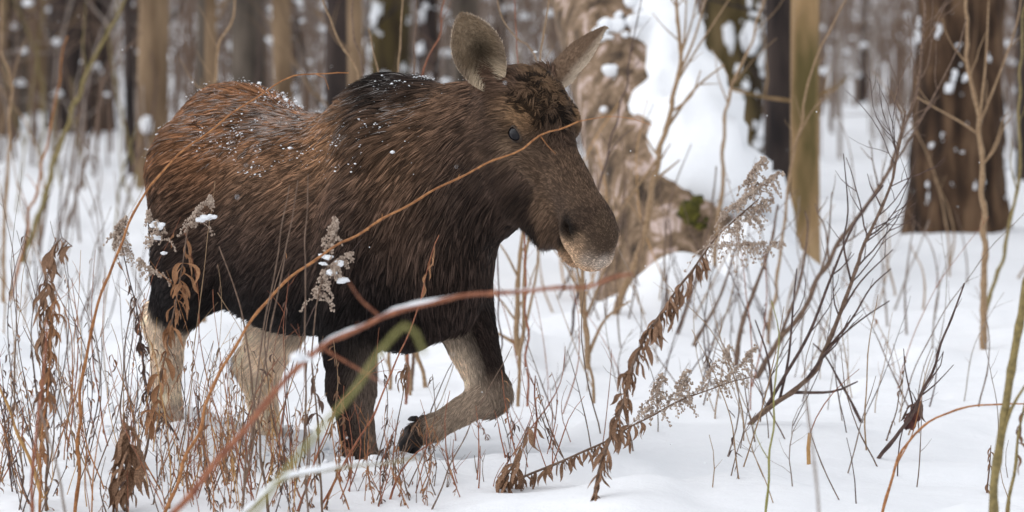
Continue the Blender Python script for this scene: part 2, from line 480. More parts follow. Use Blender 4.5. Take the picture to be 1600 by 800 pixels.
# ------------------------------------------------------------------ the great leaning trunk with snow along its upper side
def leaning_tree():
    B = at(1062, 482, 23.9); B[2] -= .25
    ax_pts = [B, at(1040, 350, 24.3), at(1000, 190, 24.9), at(955, 30, 25.6), at(900, -160, 26.4), at(800, -480, 27.0), at(690, -860, 27.8), at(600, -1240, 28.5)]
    P = resample(ax_pts, .09)
    n = len(P); sides = 84
    s = np.linspace(0, 1, n)
    r = .40 - .16 * s + .14 * np.exp(-s * 20)
    ang = np.linspace(0, 2 * math.pi, sides, endpoint=False)
    S, A = np.meshgrid(np.arange(n) * .09, ang, indexing='ij')
    q = np.stack([np.cos(A) * 2.2, np.sin(A) * 2.2, S * 2.4], -1)
    plate = np.clip((noise3(q * 1.3, 9) + .12) * 4, 0, 1)                 # flaking plates of bark
    R = r[:, None] * (1 + .05 * plate + .05 * noise3(q * .8, 4) + .05 * noise3(q * np.array([3.5, 3.5, 1.6]), 6) + .04 * noise3(q * np.array([8, 8, 3.]), 16))
    root = empty('leaning_tree', B)
    tag(root, 'huge leaning trunk with flaking pinkish bark and thick snow on its upper side', 'tree')
    # bark: pinkish flakes over brown wood
    m, nt, b = nmat('bark_flaking')
    tc = nt.nodes.new('ShaderNodeTexCoord')
    nz = nt.nodes.new('ShaderNodeTexNoise'); nz.inputs['Scale'].default_value = 6.0; nz.inputs['Detail'].default_value = 4; nz.inputs['Roughness'].default_value = .55; nz.inputs['Distortion'].default_value = .6
    nt.links.new(tc.outputs['Object'], nz.inputs['Vector'])
    rp = nt.nodes.new('ShaderNodeValToRGB'); cr = rp.color_ramp
    cr.elements[0].position = .38; cr.elements[0].color = (.04, .024, .014, 1); cr.elements[1].position = .66; cr.elements[1].color = (.55, .42, .37, 1)
    for p, c in ((.46, (.14, .09, .052, 1)), (.53, (.24, .16, .10, 1)), (.565, (.32, .22, .15, 1)), (.59, (.50, .385, .34, 1))):
        e = cr.elements.new(p); e.color = c
    mpn = nt.nodes.new('ShaderNodeMapping'); mpn.inputs['Scale'].default_value = (1.25, 1.25, .62); mpn.inputs['Rotation'].default_value = (0, math.radians(-17), 0)
    nt.links.new(tc.outputs['Object'], mpn.inputs[0]); nt.links.new(mpn.outputs[0], nz.inputs['Vector'])
    nz.inputs['Detail'].default_value = 9; nz.inputs['Roughness'].default_value = .68
    nt.links.new(nz.outputs[0], rp.inputs[0])
    nt.links.new(rp.outputs[0], b.inputs['Base Color'])
    n2 = nt.nodes.new('ShaderNodeTexNoise'); n2.inputs['Scale'].default_value = 22; n2.inputs['Detail'].default_value = 6
    nt.links.new(tc.outputs['Object'], n2.inputs['Vector'])
    bp = nt.nodes.new('ShaderNodeBump'); bp.inputs['Strength'].default_value = .8; bp.inputs['Distance'].default_value = .03
    nt.links.new(n2.outputs[0], bp.inputs['Height']); nt.links.new(bp.outputs[0], b.inputs['Normal'])
    b.inputs['Roughness'].default_value = .9
    mb = MB(); mb.tube(P, R, sides)
    link('trunk', mb.mesh('trunk', origin=B), m, root)
    # snow bank on the upper side: a closed bolster along the trunk
    k0, k1 = 8, n - 20
    sel = np.arange(k0, k1)
    T = unit(np.gradient(P, axis=0))
    up = np.array([0.86, -0.30, .62])
    rows = []
    m_s = 40
    ph = np.linspace(0, 2 * math.pi, m_s, endpoint=False)
    for i in sel:
        u = unit(up - T[i] * (up @ T[i])); w = np.cross(T[i], u)
        e = min(1, (i - k0) / 5, (k1 - 1 - i) / 8); e = max(.1, math.sqrt(max(0, 1 - (1 - e) ** 2)))
        a = (r[i] * .86 + .05 * noise2(np.array(i * .13), np.array(2.), 5)) * (.45 + .55 * e)
        thick = (.16 + .18 * math.exp(-(i - k0) * .09 / .8)) * (.6 + .4 * e)
        c = P[i] + u * r[i] * .52
        prof_u = np.where(np.cos(ph) > 0, np.cos(ph) * (r[i] * .55 + thick), np.cos(ph) * .22 * e)
        prof_w = np.sin(ph) * a * 1.02
        rows.append(c + prof_u[:, None] * u + prof_w[:, None] * w)
    V = np.array(rows)
    nzv = noise3(V * 2.6, 31)[..., None] * .22 + noise3(V * 6, 32)[..., None] * .12 + noise3(V * 15, 33)[..., None] * .07 + noise3(V * 34, 34)[..., None] * .03
    cen = V.mean(axis=1, keepdims=True)
    V = V + unit(V - cen) * nzv
    f = []
    nr = len(rows)
    for i in range(nr - 1):
        for k in range(m_s):
            a = i * m_s + k; b2 = i * m_s + (k + 1) % m_s
            f.append((a, b2, b2 + m_s, a + m_s))
    f.append(tuple(range(m_s))[::-1]); f.append(tuple(range((nr - 1) * m_s, nr * m_s)))
    mb = MB(); mb.add(V.reshape(-1, 3), f)
    link('snow_bank', mb.mesh('snow_bank', origin=B), M['snow'], root)
    # cushions of moss at the snow's lower edge
    for j, (px, py, rr) in enumerate(((1083, 322, .09), (1078, 348, .075), (1092, 345, .06), (1018, 62, .05), (1000, 42, .04), (1022, 80, .05))):
        mb = MB()
        for q_ in range(7):
            v, ff = blob(at(px + random.uniform(-12, 12), py + random.uniform(-12, 12), 23.85 if py > 200 else 25.1), rr * random.uniform(.35, .6), j * 9 + q_, 2, (1, .8, .8), .4); mb.add(v, ff)
        o = link('moss_cushion', mb.mesh('moss_cushion', origin=B), M['moss'], root)
    # lumps of snow on the bark
    rr = random.Random(9); mb = MB()
    for j in range(26):
        px, py = rr.choice([(rr.uniform(930, 1010), rr.uniform(0, 60)), (rr.uniform(940, 1010), rr.uniform(20, 420))])
        v, ff = blob(at(px, py, 24.95 - py / 400.), rr.uniform(.02, .055), j, 2, (1, .6, .8), .45); mb.add(v, ff)
    tag(link('bark_snow', mb.mesh('bark_snow', origin=B), M['snow'], root), kind='stuff')
    # bare crown far above the picture
    mb = MB(); rd = random.Random(77)
    for k in range(9):
        i = rd.randint(n // 2, n - 3)
        grow_limbs(mb, P[i], (rd.uniform(-1, .6), rd.uniform(-1, 1), rd.uniform(.3, 1)), rd.uniform(1.5, 3.2), .07, 2, rd)
    link('crown', mb.mesh('crown', origin=B), M['bark_brown'], root)
leaning_tree()

# broken stump under a tall cap of snow, right of the leaning trunk
def snowy_stump():
    g = at(1216, 430, 24.6); g[2] = float(H(g[0], g[1])) - .15
    root = empty('snowy_stump', g)
    tag(root, 'broken stump hidden under a tall pointed cap of snow', 'stump')
    pts = [g, g + np.array([0, 0, .35]), at(1211, 318, 24.6)]
    pts = resample(pts, .06); nn = len(pts)
    S, A = np.meshgrid(np.linspace(0, 1, nn), np.linspace(0, 6.283, 24, endpoint=False), indexing='ij')
    R = (.17 - .10 * S) * (1 + .25 * noise3(np.stack([np.cos(A) * 2, np.sin(A) * 2, S * 3], -1), 3))
    mb = MB(); mb.tube(pts, R, 24); link('wood', mb.mesh('wood', origin=g), M['bark_oak'], root)
    rows = [(at(1211, 268, 24.5), .035), (at(1211, 276, 24.5), .095), (at(1211, 295, 24.5), .135), (at(1210, 330, 24.5), .15), (at(1208, 365, 24.5), .20), (at(1204, 400, 24.5), .30), (at(1190, 430, 24.45), .46), (at(1180, 470, 24.4), .62)]
    P = resample([r[0] for r in rows], .04); rad = np.interp(np.linspace(0, 1, len(P)), np.linspace(0, 1, len(rows)), [r[1] for r in rows])
    S, A = np.meshgrid(np.linspace(0, 4, len(P)), np.linspace(0, 6.283, 30, endpoint=False), indexing='ij')
    R = rad[:, None] * (1 + .35 * noise3(np.stack([np.cos(A) * 1.2, np.sin(A) * 1.2, S], -1), 12))
    mb = MB(); mb.tube(P, R, 30); link('snow_cap', mb.mesh('snow_cap', origin=g), M['snow'], root)
snowy_stump()

# ------------------------------------------------------------------ undergrowth far behind: a mass of bare twigs holding snow
def undergrowth():
    rd = random.Random(21); mb = MB(); ms = MB(); mg = MB()
    for k in range(2300):
        d = rd.uniform(38, 60) if k < 360 else rd.uniform(55, 140)
        px = rd.uniform(-250, 1850) if k < 1700 else rd.choice((rd.uniform(-2600, -250), rd.uniform(1850, 3800)))
        if 1285 < px < 1430 and rd.random() < .45: continue
        p = at(px, 200, d); b = np.array([p[0], p[1], float(H(p[0], p[1])) - .05])
        for j in range(rd.choice((1, 1, 2, 3, 4))):
            b2 = b + np.array([rd.uniform(-.5, .5), rd.uniform(-.5, .5), 0])
            a = rd.uniform(0, 6.283); l = rd.uniform(.8, 3.6); sp = rd.uniform(.02, .6); w = rd.uniform(.6, 1.8)
            q = resample([b2, b2 + np.array([math.cos(a) * sp * .3, math.sin(a) * sp * .3, l * .5]), b2 + np.array([math.cos(a) * sp * l * .6, math.sin(a) * sp * l * .6, l * .85]), b2 + np.array([math.cos(a) * sp * l, math.sin(a) * sp * l, l * rd.uniform(.8, 1.05)])], .6)
            (mb if rd.random() < .6 else mg).tube(q, np.linspace(.013, .004, len(q)) * w, 4, cap=False)
            for _ in range(4):
                pp = q[rd.randint(len(q) // 3, len(q) - 1)]
                e = pp + np.array([rd.uniform(-.7, .7), rd.uniform(-.7, .7), rd.uniform(-.1, .6)])
                (mb if rd.random() < .5 else mg).tube([pp, (pp + e) / 2 + np.array([0, 0, rd.uniform(-.08, .1)]), e], [.008, .006, .003], 4, cap=False)
                if rd.random() < .26:
                    v, f = blob(e * .5 + pp * .5, rd.uniform(.025, .075), k + j, 1, (1.2, 1, .7), .45); ms.add(v, f)
    tag(link('undergrowth', mb.mesh('undergrowth'), M['twig_brown']), 'tangle of bare brown undergrowth far behind', 'undergrowth', kind='stuff')
    tag(link('undergrowth', mg.mesh('undergrowth'), M['twig_grey']), 'tangle of bare grey undergrowth far behind', 'undergrowth', kind='stuff')
    tag(link('undergrowth_snow', ms.mesh('undergrowth_snow'), M['snow']), 'clumps of snow resting on the far undergrowth', 'snow', kind='stuff')
undergrowth()
# ------------------------------------------------------------------ the moose
# local frame: x forward, y to its left, z up from the snow
MOOSE_LOC = (-0.5, 0.0, 0.0)
MOOSE_ROT = math.radians(-45)

class Field:
    def __init__(self, lo, hi, h):
        self.lo = np.array(lo, float); self.h = h
        self.n = np.ceil((np.array(hi) - self.lo) / h).astype(int) + 1
        self.D = np.full(tuple(self.n), 0.6, dtype=np.float32)
    def box(self, lo, hi):
        a = np.clip(np.floor((np.array(lo) - self.lo) / self.h).astype(int), 0, self.n)
        b = np.clip(np.ceil((np.array(hi) - self.lo) / self.h).astype(int) + 1, 0, self.n)
        sl = tuple(slice(i, j) for i, j in zip(a, b))
        ax = [(self.lo[k] + self.h * np.arange(a[k], b[k])).astype(np.float32) for k in range(3)]
        return sl, np.stack(np.meshgrid(*ax, indexing='ij'), -1)
    def blend(self, sl, d, k, sub=False):
        A = self.D[sl]
        if sub:
            d = -d
            hh = np.clip(0.5 - 0.5 * (A - d) / k, 0, 1)
            self.D[sl] = A + (d - A) * hh + k * hh * (1 - hh)
        else:
            hh = np.clip(0.5 + 0.5 * (A - d) / k, 0, 1)
            self.D[sl] = A + (d - A) * hh - k * hh * (1 - hh)
    def ell(self, c, r, k=0.08, rot=None, sub=False):
        c = np.asarray(c, np.float32); r = np.asarray(r, np.float32)
        R = max(r) + k + 0.06
        sl, P = self.box(c - R, c + R)
        q = P - c
        if rot is not None: q = q @ np.asarray(rot, np.float32).T      # rows of rot are the axes
        k0 = np.linalg.norm(q / r, axis=-1); k1 = np.linalg.norm(q / (r * r), axis=-1) + 1e-6
        self.blend(sl, k0 * (k0 - 1) / k1, k, sub)
    def cone(self, a, b, ra, rb, k=0.06, sy=1.0):
        a = np.asarray(a, np.float32); b = np.asarray(b, np.float32)
        R = max(ra, rb) * max(1, sy) + k + 0.06
        sl, P = self.box(np.minimum(a, b) - R, np.maximum(a, b) + R)
        S = np.array([1, 1 / sy, 1], np.float32)
        ba = (b - a) * S; pa = (P - a) * S
        h = np.clip((pa @ ba) / float(ba @ ba), 0, 1)
        d = np.linalg.norm(pa - h[..., None] * ba, axis=-1) - (ra + (rb - ra) * h)
        self.blend(sl, d * min(1, sy), k)
    def surface(self):
        D = self.D; ins = D < 0
        cr = [ins[i:i - 1 or None, j:j - 1 or None, k:k - 1 or None] for i in (0, 1) for j in (0, 1) for k in (0, 1)]
        cnt = sum(c.astype(np.int8) for c in cr)
        act = (cnt > 0) & (cnt < 8)
        I = np.argwhere(act)
        acc = np.zeros((len(I), 3)); num = np.zeros(len(I))
        for a in range(8):
            for bit in (4, 2, 1):
                if a & bit: continue
                b = a | bit
                ca = np.array([a >> 2 & 1, a >> 1 & 1, a & 1]); cb = np.array([b >> 2 & 1, b >> 1 & 1, b & 1])
                ia = I + ca; ib = I + cb
                da = D[ia[:, 0], ia[:, 1], ia[:, 2]]; db = D[ib[:, 0], ib[:, 1], ib[:, 2]]
                x = (da < 0) != (db < 0)
                t = np.where(x, da / np.where(x, da - db, 1), 0)[:, None]
                acc += np.where(x[:, None], ca + (cb - ca) * t, 0); num += x
        V = self.lo + self.h * (I + acc / num[:, None])
        idx = np.full(act.shape, -1, int); idx[act] = np.arange(len(I))
        F = []
        for ax in range(3):
            o1, o2 = [(1, 2), (2, 0), (0, 1)][ax]
            s0 = [slice(None)] * 3; s1 = [slice(None)] * 3
            s0[ax] = slice(0, -1); s1[ax] = slice(1, None)
            e = ins[tuple(s0)] != ins[tuple(s1)]
            E = np.argwhere(e)
            ok = (E[:, o1] > 0) & (E[:, o2] > 0) & (E[:, o1] < D.shape[o1] - 1) & (E[:, o2] < D.shape[o2] - 1)
            E = E[ok]
            flip = ~ins[E[:, 0], E[:, 1], E[:, 2]]
            q = []
            for (d1, d2) in ((1, 1), (0, 1), (0, 0), (1, 0)):
                c = E.copy(); c[:, o1] -= d1; c[:, o2] -= d2
                q.append(idx[c[:, 0], c[:, 1], c[:, 2]])
            q = np.stack(q, 1)
            q[flip] = q[flip][:, ::-1]
            F.append(q)
        return V, np.concatenate(F)

# head frame: s down the face from the poll, t out of the forehead, y to the left
HP = np.array([0.83, 0.0, 1.685]); HA = math.radians(50.3); HYAW = math.radians(10.0); HS = 1.06
ha = np.array([math.cos(HA) * math.cos(HYAW), -math.cos(HA) * math.sin(HYAW), -math.sin(HA)])
hn = np.array([math.sin(HA) * math.cos(HYAW), -math.sin(HA) * math.sin(HYAW), math.cos(HA)])
hy = np.array([math.sin(HYAW), math.cos(HYAW), 0.0])
HROT = np.stack([ha, hy, hn])
def hd(s, t, v=0.0):
    return HP + ha * (s * HS) + hn * t + hy * v
def head_frame(P):
    q = (P - HP) @ HROT.T
    return np.stack([q[:, 0] / HS, q[:, 2], q[:, 1]], 1)              # s, t, v

LEGS = {
    'right_front': [((0.10, -0.17, 1.08), .21), ((-0.05, -.19, 0.78), .155), ((-0.05, -.18, 0.36), .086), ((-0.02, -.15, 0.05), .062), ((0.02, -.15, -.12), .056)],
    'left_front': [((0.16, 0.17, 1.05), .21), ((0.16, 0.20, 0.76), .145), ((0.415, 0.17, 0.335), .070), ((0.09, 0.15, 0.170), .045), ((-0.01, 0.15, 0.135), .050)],
    'right_hind': [((-1.0, -.15, 1.2), .25), ((-0.99, -.19, 0.82), .19), ((-1.26, -.15, 0.53), .080), ((-1.285, -.13, 0.18), .054), ((-1.22, -.13, 0.0), .06)],
    'left_hind': [((-0.95, 0.15, 1.2), .25), ((-0.80, 0.19, 0.74), .165), ((-1.00, 0.15, 0.33), .076), ((-0.92, 0.13, 0.02), .056), ((-0.87, 0.13, -.12), .06)],
}

def moose_body():
    f = Field((-1.55, -0.52, -0.22), (1.42, 0.52, 1.82), 0.0105)
    f.ell((-0.52, 0, 0.985), (0.76, 0.335, 0.44), 0.1)                # barrel
    f.ell((-0.50, 0, 1.28), (0.60, 0.15, 0.16), 0.12)                 # loin
    f.ell((0.03, 0, 1.03), (0.45, 0.275, 0.53), 0.12)                 # chest
    f.ell((-0.04, 0, 1.40), (0.26, 0.12, 0.19), 0.14)                 # withers hump
    f.ell((-0.93, 0, 1.24), (0.37, 0.275, 0.33), 0.12)                # croup
    f.ell((-1.03, 0, 1.30), (0.24, 0.16, 0.25), 0.10)
    for s in (-1, 1):
        f.ell((0.09, s * 0.205, 1.12), (0.19, 0.11, 0.36), 0.08)       # shoulder blade
        f.ell((-1.02, s * 0.16, 1.02), (0.27, 0.155, 0.36), 0.10)     # haunch
    f.cone((0.12, 0, 1.16), (0.66, 0, 1.36), 0.37, 0.225, 0.12, sy=0.50)   # neck
    f.cone((0.20, 0, 1.34), (0.76, 0, 1.49), 0.20, 0.115, 0.12, sy=0.75)   # crest
    f.ell((0.33, 0, 0.86), (0.17, 0.15, 0.24), 0.12)                  # brisket
    f.cone((-1.26, 0, 1.30), (-1.33, 0, 1.18), 0.04, 0.025, 0.05)     # tail
    for k, L in LEGS.items():
        for (a, ra), (b, rb) in zip(L[:-1], L[1:]):
            f.cone(a, b, ra, rb, 0.05)
        kn, rk = L[2]
        f.ell(kn, (rk * 1.05, rk * 0.95, rk * 1.2), 0.04)
    for k in ('right_hind', 'left_hind'):                             # heel of the hock
        kn, rk = LEGS[k][2]
        f.ell((kn[0] - 0.055, kn[1], kn[2] + 0.03), (0.05, 0.05, 0.08), 0.05)
    # head
    E = lambda s, t, v, r, k=0.05, sub=False: f.ell(hd(s, t, v), r, k, HROT, sub)
    E(0.10, -0.15, 0, (0.17, 0.135, 0.145), 0.08)                     # skull
    E(0.14, -0.06, 0, (0.13, 0.085, 0.06), 0.06)                      # forehead knob
    f.cone(hd(0.12, -0.17), hd(0.54, -0.125), 0.165, 0.086, 0.07, sy=0.80)
    E(0.20, -0.27, 0, (0.19, 0.105, 0.135), 0.07)                     # jowl
    for s in (-1, 1):
        E(0.20, -0.068, s * 0.108, (0.08, 0.042, 0.05), 0.03)        # brow
        E(0.30, -0.165, s * 0.092, (0.13, 0.045, 0.035), 0.03)          # cheek bone
        E(0.18, -0.27, s * 0.092, (0.15, 0.055, 0.125), 0.02)          # jaw muscle
        f.cone(hd(0.02, -0.12, s * 0.10), hd(-0.035, -0.115, s * 0.135), 0.055, 0.045, 0.04)   # ear root
    E(0.53, -0.082, 0, (0.19, 0.066, 0.066), 0.05)                    # bridge of the nose
    E(0.665, -0.105, 0, (0.135, 0.100, 0.112), 0.04)                    # muzzle
    E(0.725, -0.095, 0, (0.080, 0.080, 0.075), 0.03)
    E(0.765, -0.155, 0, (0.062, 0.088, 0.066), 0.03)
    E(0.68, -0.17, 0, (0.10, 0.092, 0.05), 0.03)                    # nose pad and upper lip
    f.cone(hd(0.28, -0.30), hd(0.60, -0.265), 0.095, 0.062, 0.06, sy=0.75)  # lower jaw
    E(0.675, -0.255, 0, (0.075, 0.056, 0.042), 0.03)                 # lower lip
    E(0.46, -0.335, 0, (0.12, 0.04, 0.065), 0.06)                     # hairy chin
    f.cone((0.42, 0, 1.13), hd(0.33, -0.33), 0.18, 0.10, 0.10, sy=0.7)      # throat
    for s in (-1, 1):
        E(0.225, -0.118, s * 0.150, (0.050, 0.038, 0.038), 0.02, sub=True)    # eye socket
        E(0.70, -0.088, s * 0.085, (0.055, 0.028, 0.022), 0.015)
        E(0.675, -0.124, s * 0.104, (0.046, 0.045, 0.027), 0.010, sub=True)  # nostril
        E(0.66, -0.222, s * 0.09, (0.12, 0.06, 0.013), 0.010, sub=True)      # mouth line
    return f.surface()

def ear_mesh(side):
    """a cupped ear: verts, quads, uv (a along, b across), inner flag"""
    base = hd(-0.005, -0.125, side * 0.130)
    if side < 0: tip = base + np.array([-0.02, -0.155, 0.29])
    else: tip = base + np.array([0.05, 0.265, 0.245])
    ax = unit(tip - base); L = np.linalg.norm(tip - base)
    op = np.array([0.72, side * 0.69, 0.05]) if side < 0 else np.array([0.05, 0.62, -0.55])
    op = unit(op - ax * (op @ ax)); sd = np.cross(ax, op)
    na, nb = 26, 19
    V = []; UV = []; INN = []
    for layer in (0, 1):
        for i in range(na):
            a = i / (na - 1)
            w = (0.036 + 0.068 * math.sin(math.pi * a ** 0.85 * 0.86)) * (1 - a ** 4.5) ** 0.5
            w = max(w, 0.004) * (1.0 if side < 0 else .92 * (1 - a) ** .22)
            cup = 2.35 * (1 - a) + 1.5 * a if a > 0.25 else 2.35 + 0.9 * (0.25 - a) / 0.25
            for j in range(nb):
                b = j / (nb - 1) * 2 - 1
                ph = b * cup / 2 * 1.15
                R = w / math.sin(min(cup / 2 * 1.15, 1.5))
                p = base + ax * (a * L + 0.0) + sd * (R * math.sin(ph)) + op * (R * (1 - math.cos(ph)) - 0.3 * R)
                p = p + op * (0.03 * a * a)
                if layer: p = p - op * 0.007 * (1 - abs(b) ** 4) * (1 - a ** 6) - ax * 0.0
                V.append(p); UV.append((a, b)); INN.append(1 - layer)
    F = []
    N = na * nb
    for i in range(na - 1):
        for j in range(nb - 1):
            q = i * nb + j
            F.append((q, q + 1, q + nb + 1, q + nb))
            F.append((N + q, N + q + nb, N + q + nb + 1, N + q + 1))
    V = np.array(V); F = np.array(F)
    # orientation: the inner layer must face the opening
    c = np.cross(V[F[:, 1]] - V[F[:, 0]], V[F[:, 3]] - V[F[:, 0]])
    inn = np.array(INN)[F[:, 0]] == 1
    if np.mean(c[inn] @ op) < 0: F = F[:, ::-1]
    return V, F, np.array(UV), np.array(INN), ax, op

# colour of the coat: anchors (point, colour, weight); |y| is used, so both sides match
def coat_anchors():
    red = (.155, .074, .036); brown = (.165, .094, .055); dkbr = (.078, .048, .034); dark = (.027, .018, .015); blk = (.010, .008, .008)
    pale = (.50, .41, .33); grey = (.27, .215, .175)
    face = (.165, .115, .082); facel = (.22, .145, .09); buff = (.42, .31, .22)
    A = []
    for u in (-1.25, -1.05, -0.85, -0.6, -0.4): A += [((u, .0, 1.55), red), ((u, .2, 1.42), red), ((u, .28, 1.26), brown if u > -.7 else red)]
    A += [((-.2, .1, 1.52), brown), ((-.15, .2, 1.40), (.20, .105, .05)), ((-.2, .27, 1.25), brown), ((.1, .2, 1.42), brown), ((.3, .15, 1.48), brown), ((.55, .12, 1.5), brown), ((.35, .2, 1.3), brown)]
    A += [((.03, 0, 1.62), blk), ((-.03, .08, 1.58), blk), ((.05, .12, 1.52), blk), ((.06, .05, 1.60), blk), ((.09, .08, 1.55), blk), ((.14, .08, 1.55), blk), ((.12, .13, 1.46), blk), ((.12, .16, 1.38), dark), ((.2, 0, 1.6), dark)]
    for u in (-1.0, -.75, -.5, -.25): A += [((u, .33, 1.08), dkbr), ((u, .32, .9), dark), ((u, .22, .65), blk), ((u, .0, .55), blk)]
    A += [((-1.28, .15, 1.2), brown), ((-1.3, .12, 1.0), dark), ((-1.28, .2, .85), blk), ((-1.05, .3, .85), blk), ((-1.1, .27, .68), blk), ((-1.0, .2, .6), blk)]
    A += [((0, .3, 1.1), dkbr), ((.1, .3, .9), dark), ((.2, .25, .7), blk), ((0, .2, .6), blk), ((.45, .1, .9), dark), ((.4, .15, 1.05), dkbr), ((.6, .12, 1.2), dkbr), ((.60, .14, 1.38), blk), ((.55, .14, 1.25), blk), ((.58, .15, 1.45), dark), ((.50, .12, 1.15), blk), ((.64, .12, 1.52), dkbr), ((.56, .1, 1.12), blk), ((.5, .15, 1.4), dkbr), ((.3, .2, 1.1), dkbr), ((.35, 0, .7), dark)]  # black behind the cheek and at the throat is painted shadow
    # legs
    A += [((-.05, .27, .55), blk), ((-.05, .27, .3), dark), ((-.1, .2, .1), dark), ((.0, .15, .0), dark), ((.3, .25, .55), dark), ((.45, .2, .4), dark)]
    return A

def coat(P, extra=None):
    """linear colours for points in the moose frame"""
    Q = P.copy(); Q[:, 1] = np.abs(Q[:, 1])
    A = coat_anchors()
    h = HP * 0
    face = (.150, .103, .074); facel = (.235, .15, .09); buff = (.56, .41, .29); dark = (.055, .036, .028)
    hA = [((.03, -.02, 0), (.19, .125, .075)), ((.13, .0, 0), (.16, .105, .065)), ((.13, 0, .07), (.13, .085, .055)), ((.26, -.0, .03), (.085, .058, .042)), ((.33, -.01, .0), (.09, .06, .045)), ((.42, -.02, .03), (.13, .088, .062)),
          ((.185, -.08, .14), (.29, .185, .105)), ((.175, -.06, .12), (.29, .185, .105)), ((.235, -.165, .13), (.25, .18, .125)), ((.155, -.13, .13), (.10, .07, .05)), ((.20, -.06, .11), facel), ((.12, -.10, .13), facel), ((.08, -.24, .14), (.22, .15, .1)), ((.25, -.2, .13), face), ((.35, -.15, .11), face), ((.3, -.1, .1), (.12, .083, .06)),
          ((.45, -.1, .1), face), ((.5, -.02, .05), face), ((.58, -.03, .06), face), ((.55, -.12, .1), (.115, .08, .06)), ((.16, -.36, .1), (.27, .175, .115)), ((.10, -.33, .12), (.25, .165, .11)), ((.18, -.30, .14), (.21, .14, .095)), ((.25, -.36, .1), (.08, .053, .04)),
          ((.4, -.3, .07), (.06, .042, .034)), ((.5, -.36, .03), (.05, .036, .03)), ((.58, -.26, .05), (.15, .1, .07)), ((.5, -.22, .08), (.17, .115, .08)), ((.66, -.04, .07), (.095, .066, .05)),
          ((.675, -.124, .11), (.012, .009, .008)), ((.65, -.128, .105), (.012, .009, .008)), ((.70, -.12, .11), (.012, .009, .008)), ((.66, -.13, .1), (.05, .036, .03)), ((.60, -.16, .1), (.10, .07, .052)), ((.78, -.05, .03), (.12, .085, .063)), ((.74, -.03, .0), (.14, .10, .073)),
          ((.735, -.17, .1), buff), ((.76, -.12, .1), (.33, .24, .17)), ((.70, -.19, .1), buff), ((.82, -.13, .07), (.48, .42, .37)), ((.85, -.13, 0), (.52, .47, .43)), ((.82, -.19, .05), buff), ((.66, -.222, .08), (.03, .022, .02)), ((.60, -.225, .08), (.05, .035, .03)), ((.69, -.285, .03), (.34, .24, .165)), ((.72, -.26, .04), (.34, .24, .165)), ((.72, -.20, .095), (.52, .38, .27)), ((.77, -.18, .09), (.52, .40, .29)), ((.80, -.09, .07), (.22, .165, .125)), ((.62, -.31, .03), (.10, .07, .055))]
    pos = [a[0] for a in A]; colr = [tuple(1.55 * q for q in a[1]) for a in A]; sc = [0.16] * len(A)
    for (s, t, v), c in hA:
        p = (s, t, v); pos.append(p); colr.append(tuple(min(.8, q * k_ * (.92 if max(c) > .06 else .55)) for q, k_ in zip(c, (1.0, .93, .86))) if max(c) < .3 else tuple(q * k_ * min(1.4, .66 / max(c)) for q, k_ in zip(c, (1.0, .92, .84)))); sc.append(0.042 if s < .62 else .032)
    pos = np.array(pos); colr = np.array(colr); sc = np.array(sc)
    num = np.zeros((len(Q), 3)); den = np.zeros(len(Q))
    QH = head_frame(P); QH[:, 2] = np.abs(QH[:, 2])
    for p, c, s in zip(pos, colr, sc):
        d2 = (((QH if s < .1 else Q) - p) ** 2).sum(1) / (s * s)
        w = np.exp(-d2) + 1e-4 / (1 + d2 * d2)
        num += w[:, None] * c; den += w
    C = num / den[:, None]
    # lower legs: pale shanks behind, dark fronts on the forelegs
    def leg(key, k0, z0, z1, pale, front=None, bias=.62):
        nonlocal C
        a, b = np.array(LEGS[key][k0][0]), np.array(LEGS[key][k0 + 1][0])
        ba = b - a
        t = np.clip(((P - a) @ ba) / (ba @ ba), 0, 1)
        r = LEGS[key][k0][1] + (LEGS[key][k0 + 1][1] - LEGS[key][k0][1]) * t
        off = P - (a + t[:, None] * ba)
        near = np.clip(1.5 - (np.linalg.norm(off, axis=1) / r - 1) * 4, 0, 1)
        f = np.clip((t - z0) / (z1 - z0), 0, 1); f = f * f * (3 - 2 * f)
        w = near * f
        if front is not None:
            fr = unit(np.array(front))
            w = w * np.clip(bias - (off @ fr) / r * 0.9, 0, 1)
        C = C * (1 - w[:, None]) + np.array(pale) * w[:, None]
    pale = (.92, .74, .57)
    for kh in ('right_hind', 'left_hind'):
        leg(kh, 1, 0.62 if kh[0] == 'r' else 0.2, 1.0 if kh[0] == 'r' else .55, pale); leg(kh, 2, -0.5, -0.1, pale); leg(kh, 3, -1, -.5, (.62, .51, .42))
    leg('right_front', 1, 0.35, 1.0, (.22, .17, .135), (-.5, -1.3, 0)); leg('right_front', 2, -.5, 0, (.20, .15, .12), (-.5, -1.1, 0))
    leg('left_front', 1, 0.30, 0.65, pale, (.75, .55, .35), .36); leg('left_front', 1, 0.80, 1.0, (.17, .12, .09), (-.5, 0, .3)); leg('left_front', 2, -0.5, -.1, (.50, .385, .29)); leg('left_front', 2, 0.0, -0.15, (.72, .58, .45), (-.3, .1, -1)); leg('left_front', 3, -1, -.2, (.09, .07, .06))
    calm = np.where((P[:, 0] > .66) | (P[:, 2] < .55), .35, 1.0)
    n = 1 + calm * (0.55 * noise3(P * 6.0, 3) + 0.6 * noise3(P * 26.0, 8))
    return np.clip(C * n[:, None], 0.004, .92)

